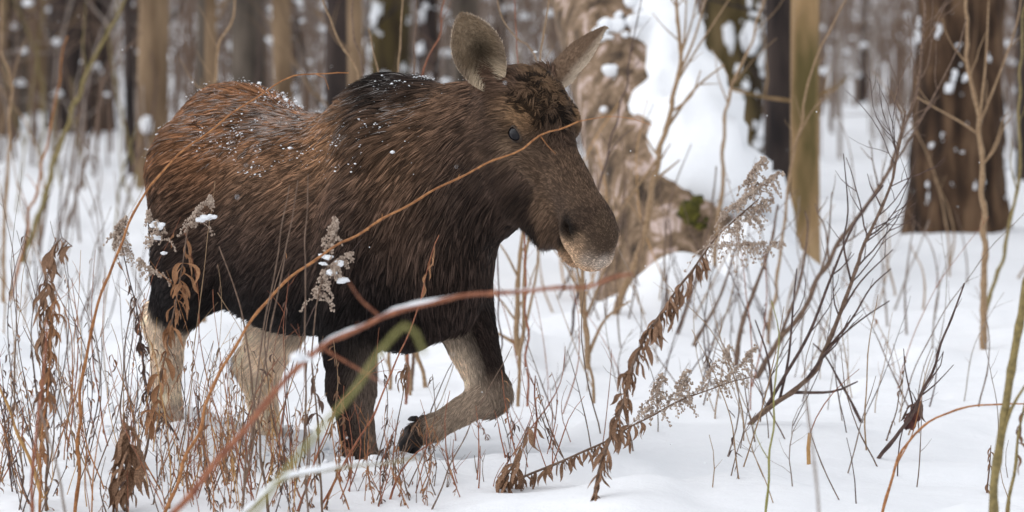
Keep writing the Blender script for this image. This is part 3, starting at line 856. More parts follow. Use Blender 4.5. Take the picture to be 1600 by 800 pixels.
def flow(P, N):
    """direction of the hair and its length"""
    D = np.zeros_like(P); Lg = np.zeros(len(P))
    Q = P.copy(); sgn = np.sign(P[:, 1]); Q[:, 1] = np.abs(Q[:, 1])
    A = []
    add = lambda p, d, l, s=0.2: A.append((p, d, l, s))
    for u in (-1.2, -.9, -.6, -.3):
        add((u, .05, 1.55), (-1, .25, -.1), .040); add((u, .25, 1.35), (-1, .3, -.45), .042); add((u, .33, 1.05), (-1, .1, -.7), .045); add((u, .3, .8), (-.9, 0, -.7), .05); add((u, .1, .55), (-.8, 0, -.6), .06)
    add((-1.3, .1, 1.2), (-.1, .1, -1), .045); add((-1.3, .1, .9), (0, 0, -1), .045); add((-1.1, .25, .9), (-.35, 0, -1), .04)
    add((0, .1, 1.6), (-.8, .25, .45), .085); add((.1, .07, 1.58), (-.7, .45, .2), .085); add((.12, .14, 1.45), (-.55, .4, -.8), .06)
    add((0, .25, 1.3), (-.75, .2, -.7), .045); add((.05, .3, 1.0), (-.6, 0, -.8), .042); add((.1, .25, .75), (-.4, 0, -.9), .045)
    add((.35, .15, 1.45), (-.85, .2, -.35), .06); add((.35, .2, 1.2), (-.7, .1, -.75), .055); add((.6, .1, 1.5), (-.8, .2, -.3), .055); add((.6, .12, 1.25), (-.7, .1, -.8), .055); add((.4, .0, .8), (-.1, 0, -1), .055); add((.5, .05, 1.0), (-.3, 0, -1), .055)
    for z in (.5, .3, .1): add((-.05, .2, z), (-.1, 0, -1), .022, .14); add((-1.2, .15, z), (0, 0, -1), .024, .14); add((.3, .2, z), (.2, 0, -1), .024, .12)
    B = []
    hl = lambda s, t, v, d, l, sc=.07: B.append(((s, t, v), d, l, sc))
    hl(.05, 0, .03, (-.5, .2, .5), .028); hl(.14, 0, .03, (.6, .5, .4), .026); hl(.26, 0, .02, (.8, .3, .25), .024); hl(.2, -.1, .14, (-.8, .1, -.4), .010); hl(.1, -.2, .13, (-.6, .1, -.8), .026); hl(.2, -.3, .12, (-.5, 0, -.9), .03)
    hl(.4, -.1, .1, (-.9, 0, -.35), .014); hl(.45, 0, .04, (-.9, .1, .0), .013); hl(.6, -.1, .1, (-.9, 0, -.3), .010); hl(.75, -.1, .08, (-.9, 0, -.3), .008); hl(.82, -.12, .0, (-.5, .2, -.2), .006, .09)
    hl(.4, -.35, .03, (-.1, 0, -1), .05); hl(.52, -.37, .02, (.25, 0, -1), .05); hl(.66, -.27, .03, (.1, 0, -.8), .012)
    den = np.zeros(len(P))
    for p, d, l, s in A:
        d2 = ((Q - np.asarray(p)) ** 2).sum(1) / (s * s)
        w = np.exp(-d2) + 1e-5 / (1 + d2 * d2)
        D += w[:, None] * unit(np.asarray(d)); Lg += w * l; den += w
    D[:, 1] *= np.where(sgn == 0, 1, sgn)
    QH = head_frame(P); hs = np.where(QH[:, 2] < 0, -1.0, 1.0); QH[:, 2] = np.abs(QH[:, 2])
    for p, d, l, s in B:
        d2 = ((QH - np.asarray(p)) ** 2).sum(1) / (s * s)
        w = np.exp(-d2) + 1e-5 / (1 + d2 * d2)
        d = unit(np.asarray(d, float))
        D += w[:, None] * (d[0] * ha + np.outer(hs * d[1], hy) + d[2] * hn); Lg += w * l; den += w
    D /= den[:, None]; Lg /= den
    # the folded foreleg: hair runs along the bone
    for key, k0 in (('left_front', 1), ('left_front', 2), ('left_front', 3), ('left_hind', 2), ('right_hind', 2)):
        a, b = np.array(LEGS[key][k0][0]), np.array(LEGS[key][k0 + 1][0]); ba = b - a
        t = ((P - a) @ ba) / (ba @ ba)
        r = LEGS[key][k0][1] + (LEGS[key][k0 + 1][1] - LEGS[key][k0][1]) * np.clip(t, 0, 1)
        near = (np.linalg.norm(P - (a + np.clip(t, 0, 1)[:, None] * ba), axis=1) < r * 1.35) & (t > 0.3 if k0 == 1 else t > -0.1)
        D[near] = 0.25 * D[near] + unit(ba); Lg[near] = np.minimum(Lg[near], .022)
    return D, Lg

def make_fur(V, F, colour_fn, nstrand, parent, name='fur', earinfo=None):
    T = np.concatenate([F[:, [0, 1, 2]], F[:, [0, 2, 3]]])
    a, b, c = V[T[:, 0]], V[T[:, 1]], V[T[:, 2]]
    cr = np.cross(b - a, c - a); area = np.linalg.norm(cr, axis=1) / 2
    cen = (a + b + c) / 3
    head = (cen - HP) @ ha
    onhead = (cen[:, 0] > 0.62) & ((cen - HP) @ hn > -0.42) & (head > -0.1)
    low = cen[:, 2] < 0.62
    w = area * np.where(onhead, 3.4, np.where(low, 1.5, 1.0))
    w[cen[:, 2] < -0.1] = 0
    for s in (-1, 1):
        w[np.linalg.norm(cen - hd(0.225, -0.118, s * 0.143), axis=1) < 0.036] = 0
    pick = np.searchsorted(np.cumsum(w) / w.sum(), RNG.random(nstrand))
    pick = np.clip(pick, 0, len(T) - 1)
    r1 = np.sqrt(RNG.random(nstrand))[:, None]; r2 = RNG.random(nstrand)[:, None]
    P = a[pick] * (1 - r1) + b[pick] * (r1 * (1 - r2)) + c[pick] * (r1 * r2)
    N = unit(cr[pick])
    D, Lg = flow(P, N)
    # big swirls and small clumps
    for k, (fr, am) in enumerate(((4.0, 0.35), (12.0, 0.35), (60.0, 0.35))):
        D = D + am * np.stack([noise3(P * fr + 31 * i, 20 + k) for i in range(3)], 1)
    fore = np.exp(-(((P - hd(0.16, -.02)) ** 2).sum(1)) / (0.13 ** 2))
    D = D + (fore * 2.6)[:, None] * np.stack([noise3(P * 55 + 11 * i, 40) for i in range(3)], 1)
    D = D - N * (D * N).sum(1, keepdims=True)
    D = unit(D)
    lift = 0.34 + 0.25 * RNG.random(nstrand)
    up = np.exp(-(((P - np.array([.05, 0, 1.6])) ** 2).sum(1)) / (.17 ** 2))
    lift = lift + 0.7 * up + 0.25 * fore
    Lg = Lg * (0.45 + 0.9 * RNG.random(nstrand)) * (1 + 0.9 * noise3(P * 12, 77))
    col = colour_fn(P)
    # melted frost caught on the back
    fr = np.exp(-((P[:, 0] + .62) / .42) ** 2) * np.clip((P[:, 2] - 1.22) / .22, 0, 1) * np.clip(noise3(P * 7, 51) * 2.2 + 0.35, 0, 1)
    fr = np.maximum(fr, 0.5 * np.clip((P[:, 2] - 1.44) / .12, 0, 1) * (P[:, 0] < .35) * np.clip(noise3(P * 10, 52) * 2 + .2, 0, 1))
    K = 4
    g = np.linspace(0, 1, K)
    d0 = unit(D + N * lift[:, None])
    pts = np.empty((nstrand, K, 3))
    # sag under gravity along the strand
    for i, t in enumerate(g):
        pts[:, i] = P + (d0 * t + D * (0.55 * t * t) - N * (lift * .35)[:, None] * t * t + np.array([0, 0, -.10]) * t * t) * Lg[:, None] * 0.8
    # clumps: tips lean to the tip of the nearest guide strand
    ng = nstrand // 4
    kd = kdtree.KDTree(ng)
    for i in range(ng): kd.insert(P[i], i)
    kd.balance()
    gi = np.array([kd.find(p)[1] for p in P])
    off = pts[gi] - pts
    tone = 0.10 + 2.05 * RNG.random(nstrand) ** 1.45                      # each lock has a tone of its own
    amp = np.where(fore > .3, 1.0, np.where(onhead[pick], .55, np.where(P[:, 2] < .58, .3, .82)))
    tone = np.where(fore > .3, np.where(noise3(P * np.array([62, 62, 40.]), 88) > .03, .18, 1.25), tone)
    col = col * np.clip((1 + (tone[gi] - 1) * amp), .08, 2.3)[:, None] * (0.6 + 0.8 * RNG.random(nstrand))[:, None]
    wh = RNG.random(nstrand) < fr * 0.6
    col[wh] = col[wh] * 0.45 + np.array([.42, .39, .37]) * (0.3 + .7 * RNG.random(wh.sum()))[:, None]
    near = np.clip(1.8 - np.linalg.norm(P[gi] - P, axis=1) / 0.014, 0, 1)
    near = near * np.where(onhead[pick] & (fore < .25), 0.3, 0.7)
    for i, t in enumerate(g):
        pts[:, i] += off[:, i] * (near * t ** 1.3)[:, None]
    n2 = nstrand // 70
    kd = kdtree.KDTree(n2)
    for i in range(n2): kd.insert(P[i], i)
    kd.balance()
    g2 = np.array([kd.find(p)[1] for p in P])
    mat_ = np.clip(noise3(P * 8, 61) * 3 + .55, 0, 1) * np.where(onhead[pick] | (P[:, 2] < .6), 0, .55)
    off = pts[g2] - pts
    mat_ = mat_ * np.clip(1.6 - np.linalg.norm(P[g2] - P, axis=1) / .035, 0, 1)
    for i, t in enumerate(g):
        pts[:, i] += off[:, i] * (mat_ * t ** 1.5)[:, None]
    return pts, col, Lg

def hair_object(name, pts, col, rad, mat, parent):
    n, K = pts.shape[:2]
    hc = bpy.data.hair_curves.new(name)
    hc.add_curves([K] * n)
    hc.attributes['position'].data.foreach_set('vector', pts.astype(np.float32).ravel())
    if 'radius' not in hc.attributes: hc.attributes.new('radius', 'FLOAT', 'POINT')
    hc.attributes['radius'].data.foreach_set('value', rad.astype(np.float32).ravel())
    at_ = hc.attributes.new('coat', 'FLOAT_COLOR', 'CURVE')
    at_.data.foreach_set('color', np.concatenate([col, np.ones((n, 1))], 1).astype(np.float32).ravel())
    hc.materials.append(mat)
    o = bpy.data.objects.new(name, hc)
    COL.objects.link(o)
    o.parent = parent
    return o

def attr_mat(name, attr, rough, spec):
    m, nt, b = nmat(name)
    n = nt.nodes.new('ShaderNodeAttribute'); n.attribute_name = attr
    nt.links.new(n.outputs['Color'], b.inputs['Base Color'])
    b.inputs['Roughness'].default_value = rough
    b.inputs['Specular IOR Level'].default_value = spec
    return m

def build_moose(nstrand=310000):
    root = empty('moose', MOOSE_LOC, MOOSE_ROT)
    tag(root, 'dark brown moose striding through deep snow with one foreleg raised', 'moose')
    V, F = moose_body()
    allV = [V]; allF = [F]; n = len(V); ears = []
    for s in (-1, 1):
        ev, ef, uv, inn, ax, op = ear_mesh(s)
        ears.append((ev, ef, uv, inn, ax, op)); allV.append(ev); allF.append(ef + n); n += len(ev)
    AV = np.concatenate(allV); AF = np.concatenate(allF)
    me = bpy.data.meshes.new('body')
    me.from_pydata(AV.tolist(), [], AF.tolist())
    me.polygons.foreach_set('use_smooth', np.ones(len(me.polygons), dtype=bool))
    C = coat(AV) * 0.5  # hide darkened below the coat, painting shade into gaps between locks
    k = len(V)
    def earcol(uv, inn, P):
        a, b = uv[:, 0], uv[:, 1]
        inner = np.array([.34, .25, .165]) + 0 * P
        dk = np.exp(-((a - .42) / .22) ** 2 - ((b - .1) / .45) ** 2)[:, None]  # darker centre of the cup, shade painted in for depth
        inner = inner * (1 - dk * .72)
        rim = np.clip((np.abs(b) - .78) / .2, 0, 1)[:, None]
        inner = inner * (1 - rim) + np.array([.30, .225, .16]) * rim
        base = np.clip((.28 - a) / .2, 0, 1)[:, None]
        inner = inner * (1 - base) + np.array([.75, .61, .44]) * base
        outer = np.array([.20, .13, .085]) + 0 * P
        edge = np.clip((np.abs(b) - .62) / .3, 0, 1)[:, None]
        outer = outer * (1 - edge) + np.array([.58, .47, .36]) * edge
        return np.where((inn > .5)[:, None], inner, outer)
    for ev, ef, uv, inn, ax, op in ears:
        C[k:k + len(ev)] = earcol(uv, inn, ev) * 0.9; k += len(ev)
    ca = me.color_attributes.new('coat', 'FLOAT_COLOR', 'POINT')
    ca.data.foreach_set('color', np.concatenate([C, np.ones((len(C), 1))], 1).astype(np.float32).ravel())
    me.update()
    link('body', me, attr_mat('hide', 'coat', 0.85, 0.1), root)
    # fur
    pts, col, Lg = make_fur(V, F, coat, nstrand, root)
    rad = np.outer(np.clip(Lg * 0.026, .0006, .0011) * (0.8 + .4 * RNG.random(len(Lg))), [1.0, 0.9, 0.6, 0.12])
    P2 = [pts]; C2 = [col]; R2 = [rad]
    for ev, ef, uv, inn, ax, op in ears:
        ne = 9000
        T = ef; i = RNG.integers(0, len(T), ne); r = RNG.random((ne, 2, 1))
        wts = np.stack([(1 - r[:, 0]) * (1 - r[:, 1]), r[:, 0] * (1 - r[:, 1]), r[:, 0] * r[:, 1], (1 - r[:, 0]) * r[:, 1]], 1)
        q = T[i]
        P = (ev[q] * wts).sum(1); U = (uv[q] * wts).sum(1); I = inn[q[:, 0]]
        N = unit(np.cross(ev[q[:, 1]] - ev[q[:, 0]], ev[q[:, 3]] - ev[q[:, 0]]))
        D = unit(ax + 0.5 * RNG.standard_normal((ne, 3)) * .6)
        side = np.cross(ax, op)
        D = np.where((I > .5)[:, None], unit(D - side * np.sign(U[:, 1:2]) * 0.5 * (1 - U[:, :1])), D)
        L = np.where(I > .5, .018 + .032 * np.exp(-((U[:, 0] - .15) / .25) ** 2), .012) * (.6 + .7 * RNG.random(ne))
        dd = unit(D + N * .35)
        pp = np.stack([P + dd * (L * t)[:, None] + np.array([0, 0, -.15]) * (L * t * t)[:, None] for t in np.linspace(0, 1, 4)], 1)
        cc = earcol(U, I, P) * (.65 + .6 * RNG.random(ne))[:, None]
        P2.append(pp); C2.append(cc); R2.append(np.outer(np.full(ne, .0008), [1, .9, .6, .15]))
    hair_object('fur', np.concatenate(P2), np.concatenate(C2), np.concatenate(R2), attr_mat('fur', 'coat', 0.5, 0.12), root)
    # eyes
    em, nt, b = nmat('eye_gloss')
    b.inputs['Base Color'].default_value = (.010, .009, .011, 1); b.inputs['Roughness'].default_value = .18; b.inputs['Specular IOR Level'].default_value = .22
    b.inputs['Coat Weight'].default_value = 0.05; b.inputs['Coat Roughness'].default_value = .03
    lidm = mat_simple('eyelid_skin', (.03, .022, .018), (.15, .105, .075), rough=.7, scale=40)
    for s in (-1, 1):
        c = hd(0.226, -0.119, s * 0.1245)
        er = .0330
        mb = MB(); v, f = blob((0, 0, 0), er, sub=3, rough=0); mb.add(v, f)
        e = link('eye', mb.mesh('eye'), em, root); e.location = c
        # lids: a skin that rises from the cheek to an almond opening over the eyeball
        yv = unit(np.array([0.22, s * 1.0, 0.05])); x1 = unit(ha * .90 + hn * .10); x1 = unit(x1 - yv * (x1 @ yv)); x2 = np.cross(yv, x1)
        if x2 @ hn < 0: x2 = -x2
        nt_ = 40; th = np.linspace(0, 2 * math.pi, nt_, endpoint=False)
        inner_x = np.cos(th) * .0310; inner_y = np.sin(th) * np.where(np.sin(th) > 0, .0215, .0225)
        rows = []
        for q in range(6):
            k = q / 5
            R_ = .047
            px = inner_x * (1 - k) + np.cos(th) * R_ * k; py = inner_y * (1 - k) + np.sin(th) * R_ * .9 * k
            rho = np.hypot(px, py)
            on = np.sqrt(np.clip((er + .0035) ** 2 - rho ** 2, 0, None))
            off = np.where(rho < er + .0034, on, 0) * (1 - k) ** .6 + (-.004) * k + (.002 if q == 1 else 0)
            rows.append(c + np.outer(px, x1) + np.outer(py, x2) + np.outer(off, yv))
        V_ = np.concatenate(rows); F_ = []
        for q in range(5):
            for a in range(nt_):
                b_ = (a + 1) % nt_
                F_.append((q * nt_ + a, q * nt_ + b_, (q + 1) * nt_ + b_, (q + 1) * nt_ + a))
        mb = MB(); mb.add(V_, F_)
        link('eyelid', mb.mesh('eyelid', origin=c), lidm, e)
    # hooves, cloven
    hm = mat_simple('hoof_horn', (.012, .010, .010), (.05, .04, .036), rough=.55, scale=20)
    for k, L in LEGS.items():
        a, b = np.array(L[3][0]), np.array(L[4][0])
        d = unit(b - a)
        fwd = np.array([1.0, 0, 0]) if k != 'left_front' else np.array([-.2, 0, -1.0])
        fwd = unit(fwd - d * (fwd @ d))
        mb = MB()
        for s in (-1, 1):
            cc = b + np.array([0, s * .026, 0])
            p = [cc - d * .03, cc + d * .02 + fwd * .012, cc + d * .06 + fwd * .045, cc + d * .078 + fwd * .085]
            mb.tube(resample(p, .015), np.interp(np.linspace(0, 1, len(resample(p, .015))), [0, .4, .75, 1], [.040, .037, .028, .008]), 10)
        for s in (-1, 1):
            cc = a + (b - a) * .45 - fwd * .055 + np.array([0, s * .03, 0])
            mb.tube([cc, cc + d * .03 - fwd * .008, cc + d * .05 - fwd * .01], [.013, .012, .004], 7)
        link('hoof', mb.mesh('hoof'), hm, root)
    return root, V, F
MOOSE, MV, MF = build_moose()
# ------------------------------------------------------------------ weeds, twigs and saplings
def leaf_variants():
    out = []
    rd = random.Random(4)
    for k in range(14):
        n = 8; L = 1.0; curl = rd.uniform(1.0, 4.6); tw = rd.uniform(-4, 4); w0 = rd.uniform(.065, .12)
        V = []; p = np.zeros(3); a0 = rd.uniform(.5, 1.5)
        for i in range(n):
            t = i / (n - 1)
            w = w0 * (math.sin(math.pi * min(1, t * .93 + .07)) ** .8) + .01
            ta = tw * t
            side = np.array([math.cos(ta), math.sin(ta), 0])
            fold = np.array([-math.sin(ta), math.cos(ta), 0]) * w * .55
            for s, z in ((-1, 1), (0, 0), (1, 1)):
                V.append(p + side * s * w * .8 + fold * z)
            a = a0 * max(0, 1 - t * 2.2) + (curl - 2.6) * .45 * max(0, t - .45) * 2
            d = np.array([math.sin(a), math.sin(t * 5 + k) * .3, -math.cos(a)])
            p = p + unit(d) * L / (n - 1)
        F = []
        for i in range(n - 1):
            for j in (0, 1):
                q = i * 3 + j
                F.append((q, q + 1, q + 4, q + 3))
        out.append((np.array(V), F))
    return out
LEAF = leaf_variants()
LEAF_MESH = {}
def leaf_object(p, size, mat, parent, origin, rd):
    k = rd.randrange(len(LEAF)); key = (k, mat)
    if key not in LEAF_MESH:
        mb = MB(); mb.add(*LEAF[k]); LEAF_MESH[key] = mb.mesh('leaf'); LEAF_MESH[key].materials.append(M[mat])
    o = bpy.data.objects.new('leaf', LEAF_MESH[key]); COL.objects.link(o); o.parent = parent
    o.location = np.asarray(p) - origin
    o.scale = (size, size, size)
    o.rotation_euler = (rd.uniform(-.4, .4), rd.uniform(-.4, .4), rd.uniform(0, 6.283))
    o.scale = (size * rd.uniform(.8, 1.3), size * rd.uniform(.8, 1.3), size)
def leaf_into(mb, p, size, rd):
    v, f = LEAF[rd.randrange(len(LEAF))]
    a = rd.uniform(0, 6.283); b = rd.uniform(-.6, .6); c = rd.uniform(-.6, .6)
    Rz = np.array([[math.cos(a), -math.sin(a), 0], [math.sin(a), math.cos(a), 0], [0, 0, 1]])
    Rx = np.array([[1, 0, 0], [0, math.cos(b), -math.sin(b)], [0, math.sin(b), math.cos(b)]])
    Ry = np.array([[math.cos(c), 0, math.sin(c)], [0, 1, 0], [-math.sin(c), 0, math.cos(c)]])
    mb.add((v * size) @ (Rz @ Rx @ Ry).T + p, f)

def along(P, t):
    i = min(len(P) - 2, max(0, int(t * (len(P) - 1))))
    f = t * (len(P) - 1) - i
    return P[i] * (1 - f) + P[i + 1] * f

def twig_tree(mb, p, d, L, r, depth, rd, up=.25, kink=.22):
    n = max(3, int(L / .05)); n = min(n, 9)
    pts = [np.asarray(p, float)]; d = unit(d)
    for i in range(n):
        d = unit(d + np.array([rd.uniform(-kink, kink), rd.uniform(-kink, kink), rd.uniform(-kink, kink) + up * .3]))
        pts.append(pts[-1] + d * L / n)
    mb.tube(pts, np.linspace(r, r * .4, n + 1), 5, cap=False)
    if depth > 0:
        for k in range(rd.choice((1, 2, 3))):
            i = rd.randint(1, n - 1)
            side = unit(np.cross(d, np.array([rd.uniform(-1, 1), rd.uniform(-1, 1), rd.uniform(-1, 1)])))
            twig_tree(mb, pts[i], unit(d * .8 + side * .7), L * rd.uniform(.3, .6), r * .6, depth - 1, rd, up)
    return pts

def plume(mb, p, d, L, rd, n=10, droop=.9, puff=.0034):
    """a goldenrod seed plume: drooping branchlets beaded with fluff"""
    n = int(n * 1.7)
    for k in range(n):
        t = k / n
        q = np.asarray(p) + unit(d) * L * t
        a = rd.uniform(0, 6.283)
        dd = unit(np.array([math.cos(a), math.sin(a) * .7, .55]))
        l = L * rd.uniform(.35, .75) * (1.15 - t)
        pts = [q]
        for i in range(6):
            dd = unit(dd + np.array([0, 0, -droop * .42])); pts.append(pts[-1] + dd * l / 6)
        mb.tube(pts, np.linspace(.0016, .0009, 7), 4, cap=False)
        for i in range(1, 7):
            for _ in range(3):
                v, f = blob(pts[i] + np.array([rd.uniform(-1, 1), rd.uniform(-1, 1), rd.uniform(-.4, 1)]) * .007, puff * rd.uniform(.6, 1.3), k * 7 + i, 1, (1, 1, 1.2), .5)
                mb.add(v, f)

BASES = []
def plant(name, label, cat, pts, w, mat, d=None, dz=0.0, group=None, twigs=0, twig_len=(.08, .2), twig_depth=0, twig_mat=None, branches=(), leaves=0, leaf=(.05, .08), leaf_mat='leaf_brown', leaf_range=(.3, 1.0), joined=False,
          plumes=(), snow=(), root_below=True, strips=(), seed=0, nodes=True, tip=.35, up=.5, step=.035):
    """pts: pixels from the base up; w: stem width in photo pixels; d: distance (None: where the base pixel meets the snow); dz: how much nearer (-) or farther (+) the tip stands"""
    rd = random.Random(seed * 31 + int(pts[0][0]) * 7 + int(pts[0][1]))
    if d is None:
        g, d = ground(*pts[0])
    n = len(pts); px0 = float(pts[0][0])
    P = [at(px, py, d + dz * i / max(1, n - 1)) for i, (px, py) in enumerate(pts)]
    zg = float(H(P[0][0], P[0][1]))
    if P[0][2] > zg + .02:                                            # carry the stem on down into the snow
        dirn = unit(P[0] - P[1]); dirn[2] = min(dirn[2], -.55); dirn = unit(dirn)
        k = 0; q = P[0].copy(); pre = []
        while q[2] > float(H(q[0], q[1])) - .05 and k < 80:
            q = q + dirn * .12; dirn = unit(dirn + np.array([0, 0, -.06])); pre.append(q.copy()); k += 1
        P = pre[::-1] + P
    else:
        P = [P[0] + np.array([0, 0, -.08])] + P
    C = resample(P, step)
    jit = np.stack([noise2(np.arange(len(C)) * .35, np.full(len(C), 3.0 + seed), 5), noise2(np.arange(len(C)) * .35, np.full(len(C), 9.0 + seed), 6), noise2(np.arange(len(C)) * .35, np.full(len(C), 17.0), 7)], 1) * (.012 if len(C) < 40 else .026)
    jit[:2] = 0
    C = C + jit
    r = w / 2 * d / FPX
    rad = r * np.linspace(1, tip, len(C))
    if nodes: rad = rad * (1 + .22 * (np.arange(len(C)) % 4 == 0))
    o0 = C[0].copy()
    simple = not (twigs or branches or leaves or plumes or snow or strips)
    mb = MB(); mb.tube(C, rad, 7 if w > 6 else 5)
    if simple:
        o = link(name, mb.mesh(name, origin=o0), M[mat]); o.location = o0
        tag(o, label, cat, group)
        return o
    root = empty(name, o0); tag(root, label, cat, group)
    link('stem', mb.mesh('stem', origin=o0), M[mat], root)
    tm = M[twig_mat or mat]
    for br in branches:
        q = [np.asarray(b, float) for b in br]
        # a branch starts on the stem: take the stem's distance at the pixel nearest its start
        px, py = br[0]
        best = min(range(len(C)), key=lambda i: (lambda s: (s[0] - px) ** 2 + (s[1] - py) ** 2)(pix(C[i])))
        dd = C[best][1] - CAM[1]
        Q = [C[best]] + [at(x, y, dd + (rd.uniform(-.05, .05)) * i) for i, (x, y) in enumerate(br[1:], 1)]
        Q = resample(Q, .04)
        m2 = MB(); m2.tube(Q, np.linspace(max(rad[best] * .62, .0016), max(rad[best] * .25, .0009), len(Q)), 5)
        for k in range(max(0, int(len(Q) / 9)) if twigs else 0):
            i = rd.randint(1, len(Q) - 2)
            t = unit(Q[i + 1] - Q[i - 1]); side = unit(np.cross(t, np.array([rd.uniform(-1, 1), rd.uniform(-1, 1), rd.uniform(-1, 1)])))
            twig_tree(m2, Q[i], unit(t * .7 + side * .8 + np.array([0, 0, up * .4])), rd.uniform(*twig_len) * .7, max(rad[best] * .25, .0011), 0, rd)
        link('branch', m2.mesh('branch', origin=o0), tm, root)
    for k in range(twigs):
        i = int(len(C) * rd.uniform(.3, .97)); i = min(len(C) - 2, i)
        t = unit(C[i + 1] - C[i - 1])
        side = unit(np.cross(t, np.array([rd.uniform(-.3, .3), 1, rd.uniform(-.3, .3)]))) * rd.choice((-1, 1)) + np.array([0, rd.uniform(-.6, .6), 0])
        m2 = MB(); twig_tree(m2, C[i], unit(t * .75 + side * .65 + np.array([0, 0, up * .3])), rd.uniform(*twig_len), max(rad[i] * .45, .0012), twig_depth, rd)
        link('twig', m2.mesh('twig', origin=o0), tm, root)
    if leaves:
        mj = MB()
        for k in range(leaves):
            t = rd.uniform(*leaf_range)
            p = along(C, t)
            s = rd.uniform(*leaf)
            if joined: leaf_into(mj, p, s, rd)
            else: leaf_object(p, s, leaf_mat, root, o0, rd)
        if joined: tag(link('leaves', mj.mesh('leaves', origin=o0), M[leaf_mat], root), kind='stuff')
    for (px, py, dx, dy, L, nn) in plumes:
        m2 = MB(); p = at(px, py, d + dz * .8)
        plume(m2, p, np.array([dx, 0, dy]), L, rd, nn)
        tag(link('seed_plume', m2.mesh('seed_plume', origin=o0), M['seed_fluff'], root), kind='stuff')
    for (t0, t1, th) in strips:
        i0, i1 = int(t0 * (len(C) - 1)), int(t1 * (len(C) - 1))
        Q = C[i0:i1 + 1]; Q = resample(Q, .012); kk = np.arange(len(Q))
        rq = np.interp(np.linspace(i0, i1, len(Q)), np.arange(len(C)), rad)
        tk = th * np.clip(.75 + 1.6 * noise2(kk * .11, kk * 0 + px0, 3) + .8 * noise2(kk * .4, kk * 0 + px0, 4), 0.12, 1.6) * np.clip(np.minimum(kk, kk[::-1]) / 5, .1, 1)
        m2 = MB(); m2.tube(Q + np.array([0, 0, 1]) * (rq + tk * .45)[:, None], tk, 8)
        link('snow_strip', m2.mesh('snow_strip', origin=o0), M['snow'], root)
    if snow:
        for (px, py, rr) in snow:
            m2 = MB(); c0 = at(px, py, d + dz * .5 - .01)
            for q_ in range(5):
                v, f = blob(c0 + np.array([rd.uniform(-1, 1) * rr, rd.uniform(-.5, .5) * rr, rd.uniform(-.35, .35) * rr]), rr * rd.uniform(.3, .62), int(px) + q_, 2, (1.25, .9, .75), .5); m2.add(v, f)
            link('snow_clump', m2.mesh('snow_clump', origin=o0), M['snow'], root)
    return root

def pix(p):
    v = np.asarray(p) - CAM
    z = v @ _F
    return (800 + FPX * v[0] / z, 400 - FPX * (v @ _U) / z)

# ---- long stems in front of the moose
plant('arching_stalk', 'long orange arching stem curving over the moose rump', 'stem', [(118, 800), (124, 700), (122, 640), (134, 560), (148, 490), (172, 420), (185, 392), (212, 330), (235, 290), (268, 250), (300, 225), (370, 172), (440, 126), (492, 111), (550, 116)], 6.2, 'twig_orange', dz=.2, twigs=12, twig_len=(.008, .022), branches=[[(493, 111), (508, 122), (514, 140)]], tip=.28)
plant('arching_stalk', 'long amber stem slanting up across the moose body to its forehead', 'stem', [(262, 790), (300, 690), (335, 600), (385, 512), (445, 440), (520, 388), (600, 340), (700, 285), (770, 250), (835, 220), (906, 186)], 6.0, 'twig_orange', d=14.1, dz=.1, twigs=14, twig_len=(.008, .022), branches=[[(843, 217), (855, 227), (868, 240)], [(906, 186), (950, 182), (990, 186), (1018, 196)]], tip=.4)
plant('red_branch', 'thick blurred red-orange branch close to the camera carrying a strip of snow', 'branch', [(225, 860), (285, 785), (365, 690), (440, 600), (500, 545), (580, 500), (680, 468), (760, 456), (850, 451), (930, 440), (995, 430)], 13, 'twig_red', d=10.6, twigs=10, twig_len=(.012, .03), branches=[[(500, 548), (545, 568), (600, 600)], [(590, 497), (565, 470), (545, 440)]], tip=.4,
      snow=[(476, 560, .024)], strips=[(.50, .56, .002), (.57, .66, .0028), (.66, .79, .004), (.84, .88, .0025)])
plant('green_stalk', 'blurred yellow-green stem close to the camera, bent over below the moose chest', 'stem', [(330, 900), (405, 790), (510, 660), (580, 572), (636, 502), (652, 512), (668, 548)], 9, 'twig_green', d=8.2, tip=.8, nodes=False)
plant('snowy_twig', 'blurred twig coated in snow lying low in front of the hooves', 'twig', [(395, 790), (440, 752), (520, 733), (600, 722), (650, 715)], 9, 'twig_olive', d=10.5, strips=[(.6, .98, .008)])
# ---- left edge
plant('golden_stalk', 'bare golden stem leaning in from the left edge', 'stem', [(66, 778), (45, 715), (20, 655), (-2, 600), (-20, 545)], 7, 'twig_amber')
plant('red_stalk', 'blurred reddish stem near the bottom left corner', 'stem', [(46, 840), (52, 720), (60, 640), (68, 580), (72, 500)], 8, 'twig_red', d=12.3)
plant('purple_stalk', 'blurred purplish grey stem leaning left near the bottom left corner', 'stem', [(108, 830), (95, 760), (78, 690), (62, 640)], 8, 'twig_grey', d=12.0)
plant('dry_weed', 'tall dry weed with hanging brown leaves and nodding tip at the left', 'weed', [(74, 800), (72, 640), (70, 540), (72, 440), (82, 388), (98, 371), (112, 384)], 5, 'twig_brown', leaves=80, leaf=(.06, .11), leaf_mat='leaf_brown', leaf_range=(.38, 1.0), twigs=3, seed=2, dz=-.1)
plant('dry_weed', 'tangled rust coloured weed beside the orange arching stem', 'weed', [(60, 810), (66, 700), (74, 600), (80, 520), (88, 460)], 5, 'twig_orange', leaves=50, leaf=(.05, .09), leaf_mat='leaf_rust', leaf_range=(.35, 1.0), twigs=5, seed=3)
plant('dry_weed', 'bundle of withered leaves on a short stalk below the rear leg', 'weed', [(196, 800), (197, 740), (199, 690), (201, 652)], 5, 'twig_brown', leaves=46, leaf=(.08, .17), leaf_mat='leaf_brown', leaf_range=(.35, 1.0), seed=4)
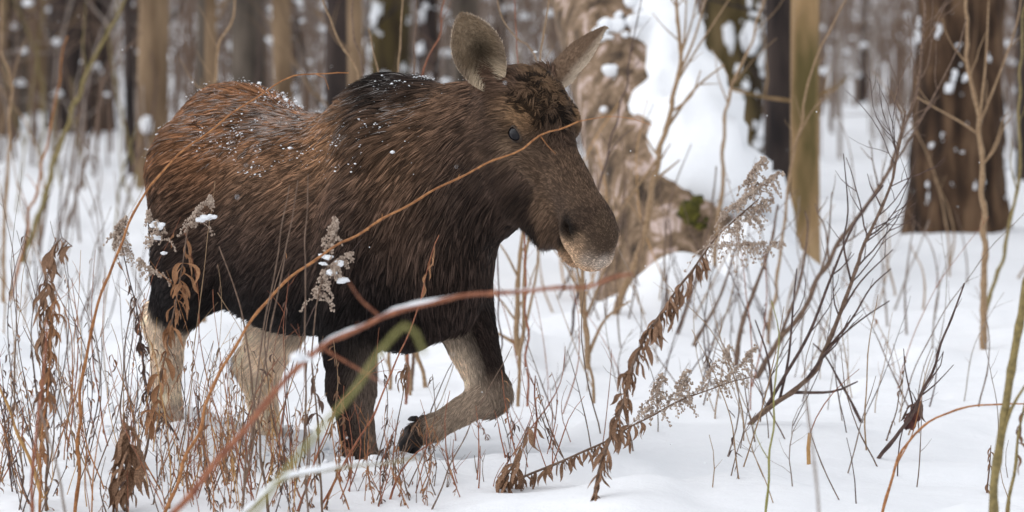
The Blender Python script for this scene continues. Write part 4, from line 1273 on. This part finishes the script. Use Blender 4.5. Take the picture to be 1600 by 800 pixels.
plant('dry_weed', 'weed with curled blackish leaves and pale fluffy head left of the rear leg', 'weed', [(278, 688), (248, 640), (230, 600), (222, 540), (212, 480), (200, 430), (192, 385)], 4, 'twig_dark', leaves=44, leaf=(.05, .08), leaf_mat='leaf_dark', leaf_range=(.15, .85), plumes=[(194, 400, -.2, 1, .14, 14), (182, 372, .4, 1, .10, 10)], seed=5, dz=-.3)
plant('dry_weed', 'weed with drooping tan leaves and snowy heads in front of the moose rump', 'weed', [(240, 640), (255, 560), (272, 480), (288, 400), (296, 345)], 5, 'twig_brown', leaves=52, leaf=(.06, .13), leaf_mat='leaf_rust', leaf_range=(.38, .95), plumes=[(255, 375, -.5, 1, .13, 12), (300, 352, .5, .8, .14, 12), (245, 430, -.6, .5, .1, 8)], snow=[(247, 352, .022), (241, 372, .018), (322, 341, .024), (254, 395, .014), (331, 338, .016)], d=14.9, seed=6)
plant('dry_weed', 'weed with grey fluffy head capped in snow in front of the shoulder', 'weed', [(498, 700), (492, 620), (488, 550), (494, 480), (508, 420), (522, 360)], 4, 'twig_brown', leaves=14, leaf=(.05, .08), leaf_mat='leaf_dark', leaf_range=(.1, .6), plumes=[(520, 385, .1, 1, .11, 12), (510, 425, .5, .4, .12, 12), (498, 470, .2, 1, .12, 10)], snow=[(512, 400, .022), (532, 412, .02), (536, 440, .02), (520, 425, .018), (505, 412, .014)], d=14.4, seed=7)
plant('thin_stalk', 'left one of two thin brown stems crossing the moose belly', 'stem', [(398, 620), (412, 510), (432, 410), (452, 290)], 4, 'twig_brown', d=13.9)
plant('thin_stalk', 'right one of two thin brown stems crossing the moose belly', 'stem', [(402, 640), (425, 500), (448, 390), (466, 280)], 4, 'twig_brown', d=13.9)
plant('thin_stalk', 'upright thin stem crossing the middle of the moose flank', 'stem', [(478, 640), (476, 500), (478, 380), (482, 270)], 4, 'twig_brown', d=13.8)
plant('thin_stalk', 'short bent brown twig across the rear of the belly', 'twig', [(395, 610), (380, 500), (362, 440), (342, 385)], 5, 'twig_brown', d=14.3)
plant('red_stalk', 'thin red stem with three orange leaves before the moose chest', 'stem', [(540, 720), (585, 640), (625, 550), (655, 470), (672, 410), (686, 366)], 4, 'twig_red', d=14.6, leaves=5, leaf=(.06, .09), leaf_mat='leaf_rust', leaf_range=(.78, 1.0), seed=8)
plant('red_stalk', 'short red stem leaning right in front of the planted foreleg', 'stem', [(500, 700), (522, 640), (560, 600), (600, 560)], 4, 'twig_red', d=14.4, twigs=3)
plant('dry_weed', 'hanging cluster of brown leaves between the forelegs', 'weed', [(612, 760), (620, 680), (630, 620), (638, 560)], 3, 'twig_brown', leaves=12, leaf=(.05, .085), leaf_mat='leaf_brown', leaf_range=(.82, 1.0), seed=9)
plant('red_stalk', 'dark red bare stem kinked at the foot of the planted foreleg', 'stem', [(610, 780), (626, 735), (652, 705), (676, 690)], 5, 'twig_red')
plant('red_stalk', 'long thin red stem slanting before the raised foreleg', 'stem', [(690, 760), (720, 690), (757, 620), (790, 560), (800, 540)], 3, 'twig_brown', d=14.5)
plant('dry_weed', 'reddish weed stalk with drooping leaves just right of the raised knee', 'weed', [(836, 700), (838, 655), (834, 620), (836, 585)], 5, 'twig_red', leaves=4, leaf=(.03, .05), leaf_mat='leaf_brown', twigs=4, twig_len=(.06, .14), seed=10)
plant('dry_weed', 'small weed with a bunch of long curled brown leaves right of the raised knee', 'weed', [(785, 770), (800, 725), (815, 690), (825, 665)], 4, 'twig_brown', leaves=18, leaf=(.08, .15), leaf_mat='leaf_brown', leaf_range=(.4, 1.0), seed=11)
# ---- right side
plant('goldenrod', 'tall dead goldenrod with drooping leaves and feathery heads, leaning right', 'weed', [(928, 780), (945, 710), (972, 630), (990, 570), (1012, 520), (1058, 455), (1096, 402), (1132, 358), (1185, 312)], 6.5, 'twig_brown', leaves=130, leaf=(.06, .11), leaf_mat='leaf_brown', leaf_range=(.03, .82), plumes=[(1135, 365, .6, .5, .20, 18), (1150, 330, .8, .7, .22, 18), (1170, 300, .4, 1, .14, 14), (1120, 385, .9, .05, .24, 16)], seed=12, dz=-.1)
plant('goldenrod', 'fallen dead goldenrod with hanging leaves and feathery tips low over the snow', 'weed', [(778, 765), (850, 730), (930, 695), (985, 668), (1050, 632), (1110, 608), (1180, 586)], 4.5, 'twig_brown', leaves=60, leaf=(.05, .095), leaf_mat='leaf_brown', leaf_range=(.1, .6), plumes=[(1020, 650, .25, 1, .17, 18), (1055, 635, .3, .9, .15, 16), (1105, 612, .4, .9, .2, 12), (1145, 598, .5, .8, .17, 12)], seed=13, dz=.1)
plant('shrub', 'spreading bare shrub of dark red-brown stems leaning up to the right', 'shrub', [(1170, 664), (1205, 632), (1250, 600), (1290, 550), (1322, 470), (1338, 420), (1348, 380), (1392, 280), (1415, 170)], 9, 'twig_brown', twigs=16, twig_len=(.15, .42), twig_depth=1, twig_mat='twig_dark', branches=[[(1190, 645), (1225, 590), (1265, 520), (1300, 430), (1335, 350), (1380, 290)], [(1290, 550), (1330, 500), (1360, 450), (1392, 420)], [(1255, 596), (1300, 540), (1345, 500), (1390, 470)], [(1215, 625), (1232, 560), (1240, 470), (1245, 420)], [(1310, 500), (1345, 440), (1395, 390)], [(1240, 608), (1300, 612), (1340, 596)], [(1330, 445), (1318, 380), (1325, 330), (1318, 240)], [(1200, 635), (1200, 560), (1180, 500)]], seed=14, dz=-.2)
plant('shrub', 'brown sapling shrub with long straight stems rising behind the dark shrub', 'shrub', [(1178, 592), (1220, 530), (1258, 480), (1300, 400), (1345, 330), (1390, 260), (1425, 160), (1440, 60), (1442, -40)], 9, 'twig_brown', twigs=14, twig_len=(.2, .5), twig_depth=1, branches=[[(1220, 530), (1250, 440), (1262, 360), (1258, 330)], [(1345, 330), (1420, 220), (1490, 90), (1510, 30)], [(1258, 480), (1290, 400), (1300, 300)], [(1390, 260), (1410, 190), (1400, 150), (1425, 80)]], seed=15)
plant('bent_twig', 'dark broken twig hanging down beside the dark shrub', 'twig', [(1342, 652), (1325, 620), (1308, 585), (1288, 555), (1270, 535)], 6, 'twig_dark', d=17.4, root_below=False)
plant('sapling', 'left one of three slim stems standing in the snow right of the muzzle', 'sapling', [(1085, 540), (1118, 478), (1140, 420), (1156, 370)], 7, 'twig_brown', twigs=3, twig_len=(.15, .3), seed=16)
plant('sapling', 'thick one of three slim stems standing in the snow right of the muzzle', 'sapling', [(1150, 572), (1160, 510), (1182, 440), (1202, 385), (1215, 320)], 9, 'twig_brown', twigs=3, twig_len=(.15, .3), seed=17)
plant('sapling', 'thin one of three slim stems standing in the snow right of the muzzle', 'sapling', [(1058, 522), (1078, 465), (1090, 420), (1110, 340), (1120, 260)], 6, 'twig_brown', twigs=4, twig_len=(.15, .35), seed=18)
plant('sapling', 'forked young tree before the leaning trunk, its crown of thin upright shoots', 'sapling', [(962, 492), (985, 430), (1003, 375), (1022, 285), (1040, 200), (1055, 140), (1063, 95), (1061, 40), (1058, -40)], 13, 'twig_tan', branches=[[(1063, 95), (1070, 50), (1074, -30)], [(1060, 115), (1085, 60), (1105, -10)], [(1056, 135), (1090, 75), (1142, -5)], [(1040, 200), (1085, 140), (1132, 101)], [(1064, 92), (1082, 30), (1090, -20)], [(1030, 245), (990, 300), (960, 345)], [(1046, 178), (1080, 150), (1095, 110)], [(1022, 285), (1050, 260), (1062, 250)]], twigs=6, twig_len=(.1, .3), seed=19)
plant('sapling', 'slim dark twig before the flaking trunk beside the far ear', 'sapling', [(905, 440), (925, 330), (950, 240), (972, 160), (985, 85), (1005, -10)], 5, 'twig_dark', d=21, branches=[[(985, 85), (1000, 50), (1018, 27)], [(950, 240), (970, 215), (990, 200)]], twigs=3, seed=20)
plant('sapling', 'straight sapling stem directly below the muzzle', 'sapling', [(918, 577), (916, 520), (912, 440), (905, 360), (900, 280)], 10, 'twig_tan', twigs=5, twig_len=(.15, .35), branches=[[(922, 560), (945, 500), (985, 470)], [(917, 500), (938, 440), (955, 380), (960, 300)]], seed=21)
plant('sapling', 'forked sapling below the throat of the moose', 'sapling', [(808, 557), (808, 480), (810, 420), (818, 350), (826, 300)], 11, 'twig_tan', twigs=5, twig_len=(.12, .3), branches=[[(810, 545), (828, 480), (840, 410), (838, 360)], [(806, 535), (785, 525), (760, 512)], [(809, 430), (790, 395), (768, 365)]], seed=22)
plant('thin_stalk', 'thin yellow-green stem left of the dark leafy twig', 'stem', [(1196, 806), (1204, 700), (1213, 580), (1217, 520), (1205, 470)], 4.5, 'twig_green', twigs=1)
_dk = plant('dark_twig', 'dark bent twig holding one crumpled red-brown leaf', 'twig', [(1373, 717), (1400, 684), (1428, 640), (1455, 580), (1482, 510), (1507, 443)], 7, 'twig_dark', branches=[[(1440, 620), (1462, 600), (1490, 570)], [(1428, 640), (1415, 580), (1412, 545)], [(1445, 605), (1470, 570), (1474, 550)]], leaves=3, leaf=(.10, .13), leaf_mat='leaf_dark', leaf_range=(.38, .44), twigs=4, twig_len=(.03, .07), seed=23)
M['leaf_red'] = mat_simple('leaf_red', (.045, .014, .012), (.13, .045, .035), scale=45, rough=.75, bump=.6, bscale=80)
mb = MB(); _c0 = at(1427, 652, 16.35)
for k in range(4):
    v, f = blob(_c0 + np.array([(k - 1.5) * .012, 0, (k - 1.5) * .016]), .026, k + 3, 3, (.75, .4, 1.15), .8); mb.add(v, f)
link('leaf', mb.mesh('leaf', origin=np.array(_dk.location)), M['leaf_red'], _dk)
plant('orange_stalk', 'orange stem arching right along the snow below the dark twig', 'stem', [(1378, 805), (1398, 730), (1418, 690), (1440, 664), (1480, 645), (1530, 634), (1580, 630), (1640, 636)], 5.5, 'twig_orange', dz=-.3, branches=[[(1402, 735), (1425, 680), (1440, 620)]])
plant('green_stalk', 'thick olive-green stem cutting the bottom right corner', 'stem', [(1546, 840), (1556, 740), (1572, 630), (1588, 530), (1606, 440), (1620, 380)], 15, 'twig_olive', d=12.8, branches=[[(1562, 700), (1580, 640), (1610, 590)]], tip=.8)
plant('green_stalk', 'olive stem with withered leaves at the bottom right edge', 'stem', [(1572, 830), (1582, 740), (1592, 680), (1604, 620)], 9, 'twig_olive', d=13.2, leaves=9, leaf=(.06, .1), leaf_mat='leaf_brown')
plant('dry_weed', 'small brown seed spike near the right edge', 'weed', [(1542, 770), (1545, 735), (1547, 695)], 4, 'twig_brown', leaves=14, leaf=(.03, .05), leaf_mat='leaf_brown', leaf_range=(.3, 1))
plant('dry_weed', 'slender curly weed left of the dark twig with the leaf', 'weed', [(1385, 690), (1400, 640), (1410, 590), (1412, 555)], 3, 'twig_brown', leaves=16, leaf=(.025, .04), leaf_mat='leaf_brown', leaf_range=(.1, 1))
plant('sapling', 'upright olive-brown sapling before the stout right tree', 'sapling', [(1538, 546), (1540, 470), (1538, 380), (1533, 290), (1530, 200), (1515, 110), (1508, 40), (1515, -30)], 12, 'twig_tan', branches=[[(1535, 215), (1500, 190), (1455, 165), (1430, 150)], [(1534, 200), (1560, 120), (1588, 40), (1598, -20)], [(1530, 195), (1540, 100), (1545, 0)]], twigs=5, twig_len=(.2, .4), seed=25)
plant('sapling', 'thin olive sapling at the right edge', 'sapling', [(1560, 420), (1590, 300), (1592, 200), (1596, 100), (1600, -20)], 7, 'twig_olive', twigs=3, twig_len=(.2, .4), seed=26, d=22)
plant('sapling', 'thin curved sapling crossing the olive trunk', 'sapling', [(1215, 420), (1230, 300), (1248, 215), (1266, 130), (1290, 60), (1330, -20)], 6, 'twig_tan', d=21.5, branches=[[(1248, 215), (1275, 165), (1310, 138)], [(1240, 250), (1236, 170), (1242, 0)]], twigs=2, seed=27)
plant('sapling', 'blurred thin sapling before the rugged snowy trunk', 'sapling', [(1120, 380), (1130, 270), (1135, 160), (1160, 100), (1198, -10)], 8, 'twig_tan', d=23, twigs=3, twig_len=(.2, .4), branches=[[(1133, 160), (1122, 120), (1118, 90)]], seed=28)
plant('thin_stalk', 'broken pale stub poking out of the snow', 'stem', [(1264, 726), (1263, 700), (1265, 676)], 7, 'twig_amber', tip=.9, nodes=False)
plant('thin_stalk', 'dark grey blurred stem standing upright in the lower right', 'stem', [(1282, 850), (1276, 760), (1268, 690), (1255, 600)], 8, 'twig_grey', d=10.8)
# ---- behind the moose, left and middle
G2 = 'saplings standing behind the moose'
plant('sapling', 'olive leaning sapling, the thickest in the left background', 'sapling', [(32, 410), (62, 330), (84, 255), (108, 185), (140, 105), (170, 50), (200, -10)], 11, 'twig_olive', group=G2, twigs=3, twig_len=(.3, .6), seed=30)
plant('sapling', 'orange-brown leaning stem before the dark far-left trunk', 'sapling', [(18, 470), (40, 360), (65, 260), (85, 160), (105, 55)], 6, 'twig_orange', group=G2, twigs=2, seed=31)
plant('sapling', 'red-tinged thin stem kinked beside the smooth brown trunk', 'sapling', [(88, 420), (115, 320), (142, 220), (162, 130), (195, 80), (222, 50)], 5, 'twig_brown', group=G2, twigs=3, seed=32)
plant('sapling', 'pale thin straight stem on the far-left trunk', 'sapling', [(104, 350), (112, 240), (118, 150), (131, 70)], 4, 'twig_grey', group=G2)
plant('sapling', 'brownish forked stem at the left border', 'sapling', [(10, 340), (14, 220), (16, 130), (4, 70), (0, -10)], 7, 'twig_tan', group=G2, twigs=3, seed=33, d=24, branches=[[(16, 130), (26, 100), (40, 60)]])
plant('sapling', 'slanting stem reaching from moose hump up left', 'sapling', [(575, 180), (556, 112), (535, 75), (518, 40), (505, -10)], 7, 'twig_tan', group=G2, d=19.5, twigs=3, seed=34)
plant('sapling', 'upright thin stem before the warm brown trunk', 'sapling', [(567, 170), (562, 100), (556, 50), (550, -10)], 6, 'twig_brown', group=G2, d=19.8, seed=35)
plant('sapling', 'short pale stem on the rear slope of the hump', 'sapling', [(600, 170), (592, 105), (583, 70), (576, 42)], 5, 'twig_tan', group=G2, d=19.2)
plant('sapling', 'left of two parallel upright stems above the hump', 'sapling', [(622, 180), (625, 110), (626, 50), (629, -10)], 6, 'twig_tan', group=G2, d=19.6)
plant('sapling', 'right of two parallel upright stems above the hump', 'sapling', [(648, 180), (649, 110), (651, 50), (651, -10)], 6, 'twig_brown', group=G2, d=19.4)
plant('sapling', 'reddish kinked stem left of the near ear', 'sapling', [(655, 200), (660, 120), (672, 85), (682, 60), (690, 35), (698, -10)], 5, 'twig_red', group=G2, d=18.8, twigs=3, seed=36)
plant('sapling', 'dark twig tip just left of near ear', 'sapling', [(770, 210), (765, 90), (764, 60), (763, 20)], 3, 'twig_dark', group=G2, d=18.6)
plant('sapling', 'curved stem with snow bead between the ears', 'sapling', [(862, 200), (838, 83), (812, 62), (785, 30), (775, -10)], 5, 'twig_tan', group=G2, d=18.4, snow=[(838, 82, .010)])
plant('sapling', 'thin upright reddish twig between the ears', 'sapling', [(815, 200), (812, 95), (806, 40), (803, -10)], 4, 'twig_red', group=G2, d=18.6)
plant('sapling', 'dark upright stem beside the far ear', 'sapling', [(835, 200), (842, 100), (850, 40), (855, -10)], 6, 'twig_tan', group=G2, d=18.7, twigs=2, seed=37)
plant('sapling', 'tan drooping brush above the rump', 'sapling', [(330, 220), (338, 90), (352, 50), (362, 25), (365, -10)], 8, 'twig_tan', group=G2, d=22, twigs=7, twig_len=(.15, .35), seed=38)
# ---- thin weeds that grow in numbers
rd = random.Random(99)
def weed_row(n, xr, yr, hr, mats, label, group, name='weed_stalk', lean=.25, w=(1.5, 3.2), leaf_p=.4, twig_p=.4, avoid=None, leaf_mat=('leaf_brown', 'leaf_rust', 'leaf_dark'), where=''):
    made = []
    for k in range(n):
        x = rd.uniform(*xr); y = rd.uniform(*yr); h = rd.uniform(*hr) * (.6 + .7 * rd.random())
        if avoid and avoid(x, y): continue
        l = rd.uniform(-lean, lean) * h; b = rd.uniform(-.12, .12) * h
        pts = [(x, y), (x + l * .3 + b, y - h * .35), (x + l * .65 + b, y - h * .7), (x + l, y - h)]
        mt = rd.choice(mats); lv = rd.random() < leaf_p
        o = plant(name, label, 'weed', pts, rd.uniform(*w), mt, dz=rd.uniform(-.3, .3), group=group, seed=k + int(x),
              leaves=rd.randint(5, 20) if lv else 0, leaf=(.022, .05), leaf_mat=rd.choice(leaf_mat), leaf_range=(.15, 1), joined=True, step=.05,
              twigs=rd.randint(1, 4) if rd.random() < twig_p else 0, twig_len=(.04, .13))
        made.append((x, h, l, mt, lv, o))
    made.sort(key=lambda q: q[0])
    mid = (hr[0] + hr[1]) / 2
    for k, (x, h, l, mt, lv, o) in enumerate(made, 1):
        o['label'] = '%s %s %s %s, %s %s' % ('tall' if h > mid else 'short', mt[5:], 'leafy' if lv else 'bare', 'stalk', nth(k, len(made)), where)
weed_row(84, (0, 480), (690, 815), (90, 320), ['twig_brown', 'twig_red', 'twig_amber', 'twig_orange', 'twig_dark'], 'dry brown stalk in the thicket at the lower left', 'stalks of the lower left thicket', leaf_p=.6, twig_p=.6, where='in the lower left thicket')
weed_row(60, (250, 480), (740, 805), (70, 220), ['twig_red', 'twig_brown', 'twig_orange', 'twig_amber'], 'curly leaved reddish stalk in the low tangle under the belly', 'stalks of the tangle under the belly', leaf_p=.55, twig_p=.8, leaf_mat=('leaf_rust', 'leaf_brown', 'leaf_dark'), where='in the low tangle under the belly')
weed_row(44, (480, 700), (735, 800), (50, 150), ['twig_red', 'twig_brown', 'twig_orange'], 'reddish stalk around the planted foreleg', 'stalks around the planted foreleg', leaf_p=.5, twig_p=.7, where='around the planted foreleg')
weed_row(30, (690, 900), (680, 780), (40, 140), ['twig_red', 'twig_brown', 'twig_red'], 'thin red stalk below the raised foreleg', 'stalks below the raised foreleg', lean=.6, leaf_p=.3, where='below the raised foreleg')
weed_row(40, (-10, 230), (420, 700), (120, 300), ['twig_brown', 'twig_grey', 'twig_tan', 'twig_dark'], 'thin bare stalk in the snow behind, left of the moose', 'stalks left of the moose', leaf_p=.12, twig_p=.5, w=(1.8, 3.2), where='left of the moose', name='grass_stalk')
weed_row(38, (960, 1600), (600, 800), (70, 260), ['twig_dark', 'twig_brown', 'twig_grey', 'twig_tan'], 'thin bare stalk scattered over the open snow on the right', 'stalks on the open snow', leaf_p=.1, twig_p=.5, lean=.4, w=(1.8, 3.2), where='on the open snow at right', name='grass_stalk')
weed_row(26, (960, 1330), (470, 620), (80, 240), ['twig_dark', 'twig_brown', 'twig_tan'], 'thin twig standing among the saplings right of the muzzle', 'twigs among the saplings', leaf_p=.05, twig_p=.8, lean=.5, w=(2, 3.5), where='among saplings right of the muzzle', name='bare_shoot')
weed_row(16, (1300, 1600), (400, 560), (100, 300), ['twig_grey', 'twig_brown', 'twig_tan'], 'thin blurred twig in the snow before the right tree', 'twigs before the right tree', leaf_p=.0, twig_p=.6, lean=.5, w=(2.5, 4.5), where='before the right tree', name='bare_shoot')
weed_row(22, (-20, 300), (290, 400), (140, 330), ['twig_grey', 'twig_brown', 'twig_tan', 'twig_olive'], 'blurred bare stem in the left background', 'stems of the left background', leaf_p=.0, twig_p=.8, w=(3, 5.5), where='in the left background', name='thin_sapling')
weed_row(30, (-20, 820), (190, 300), (160, 320), ['twig_grey', 'twig_brown', 'twig_dark', 'twig_olive'], 'blurred stem in the thicket far behind the moose', 'stems far behind the moose', leaf_p=.0, twig_p=.9, w=(3, 6), where='far behind the moose', name='thin_sapling')
weed_row(22, (860, 1060), (440, 500), (90, 330), ['twig_tan', 'twig_brown', 'twig_amber'], 'thin tan shoot before the flaking leaning trunk', 'shoots before the leaning trunk', leaf_p=.0, twig_p=.7, w=(2, 4), where='before the flaking leaning trunk', name='bare_shoot')

weed_row(44, (-10, 500), (700, 810), (230, 430), ['twig_brown', 'twig_red', 'twig_tan', 'twig_dark', 'twig_orange'], 'fine tall stalk', 'fine tall stalks in the left foreground', leaf_p=.25, twig_p=.8, w=(1.4, 2.6), where='of the tall stalks rising before the legs', name='fine_stalk')
weed_row(34, (960, 1420), (560, 700), (100, 300), ['twig_dark', 'twig_brown', 'twig_tan', 'twig_red'], 'fine twig', 'fine twigs around the dark shrub', leaf_p=.05, twig_p=.95, lean=.7, w=(1.5, 3), where='around the dark shrub', name='bare_shoot')
weed_row(20, (600, 960), (560, 720), (60, 220), ['twig_brown', 'twig_tan', 'twig_red'], 'fine twig', 'fine twigs behind the raised foreleg', leaf_p=.05, twig_p=.8, lean=.5, w=(1.5, 3), where='behind the raised foreleg', name='bare_shoot')

# ------------------------------------------------------------------ flakes of snow on the coat and in the air
def flakes(V, F):
    T = F[:, :3]
    c = V[T].mean(1); nrm = unit(np.cross(V[T[:, 1]] - V[T[:, 0]], V[T[:, 2]] - V[T[:, 0]]))
    w = np.clip(nrm[:, 2], 0, 1) ** 1.5 * (c[:, 2] > 1.2) * (c[:, 0] < .45)
    w = w * (.12 + np.exp(-((c[:, 0] + .62) / .38) ** 2) + .9 * np.exp(-((c[:, 0] - .05) / .16) ** 2))
    w = w * np.clip(noise3(c * 6, 91) * 3 + .3, .02, 1) * np.clip(noise3(c * 22, 92) * 4 + .5, .05, 1)
    n = 1700
    i = np.searchsorted(np.cumsum(w) / w.sum(), RNG.random(n)).clip(0, len(T) - 1)
    mb = MB()
    R = np.array([[math.cos(MOOSE_ROT), -math.sin(MOOSE_ROT), 0], [math.sin(MOOSE_ROT), math.cos(MOOSE_ROT), 0], [0, 0, 1]])
    for k in range(n):
        s = .0011 + .0034 * RNG.random() ** 4
        if RNG.random() < .008: s = .009
        p = c[i[k]] + nrm[i[k]] * RNG.uniform(.010, .024) + RNG.standard_normal(3) * .006
        v, f = blob(p, s, k, 1, (1.5, 1.1, .7), .6)
        mb.add(v @ R.T + np.array(MOOSE_LOC), f)
    tag(link('snow_dusting', mb.mesh('snow_dusting'), M['snow']), 'specks of snow dusting the back and hump of the moose', 'snow', kind='stuff')
    mb = MB(); q = random.Random(8)
    for k in range(260):
        p = at(q.uniform(-100, 1700), q.uniform(-150, 800), q.uniform(9, 40))
        if p[2] < .1: continue
        v, f = blob(p, q.uniform(.0018, .0035), k, 1, (1, 1, 1), .3); mb.add(v, f)
    tag(link('falling_snow', mb.mesh('falling_snow'), M['snow']), 'sparse tiny snowflakes drifting through the air', 'snow', kind='stuff')
flakes(MV, MF)

def clods():
    q = random.Random(3); mb = MB()
    for (hx, hy, hs, dep) in HOLES[:5]:
        for k in range(26):
            a = q.uniform(0, 6.283); r = hs * q.uniform(1.1, 3.6)
            x, y = hx + math.cos(a) * r, hy + math.sin(a) * r
            sz = .006 + .022 * q.random() ** 2.5
            v, f = blob((x, y, float(H(x, y)) + sz * .35), sz, k, 2, (1.1, 1, .7), .6); mb.add(v, f)
    tag(link('snow_clods', mb.mesh('snow_clods'), M['snow']), 'loose clods of snow kicked up around the hooves', 'snow', kind='stuff')
clods()
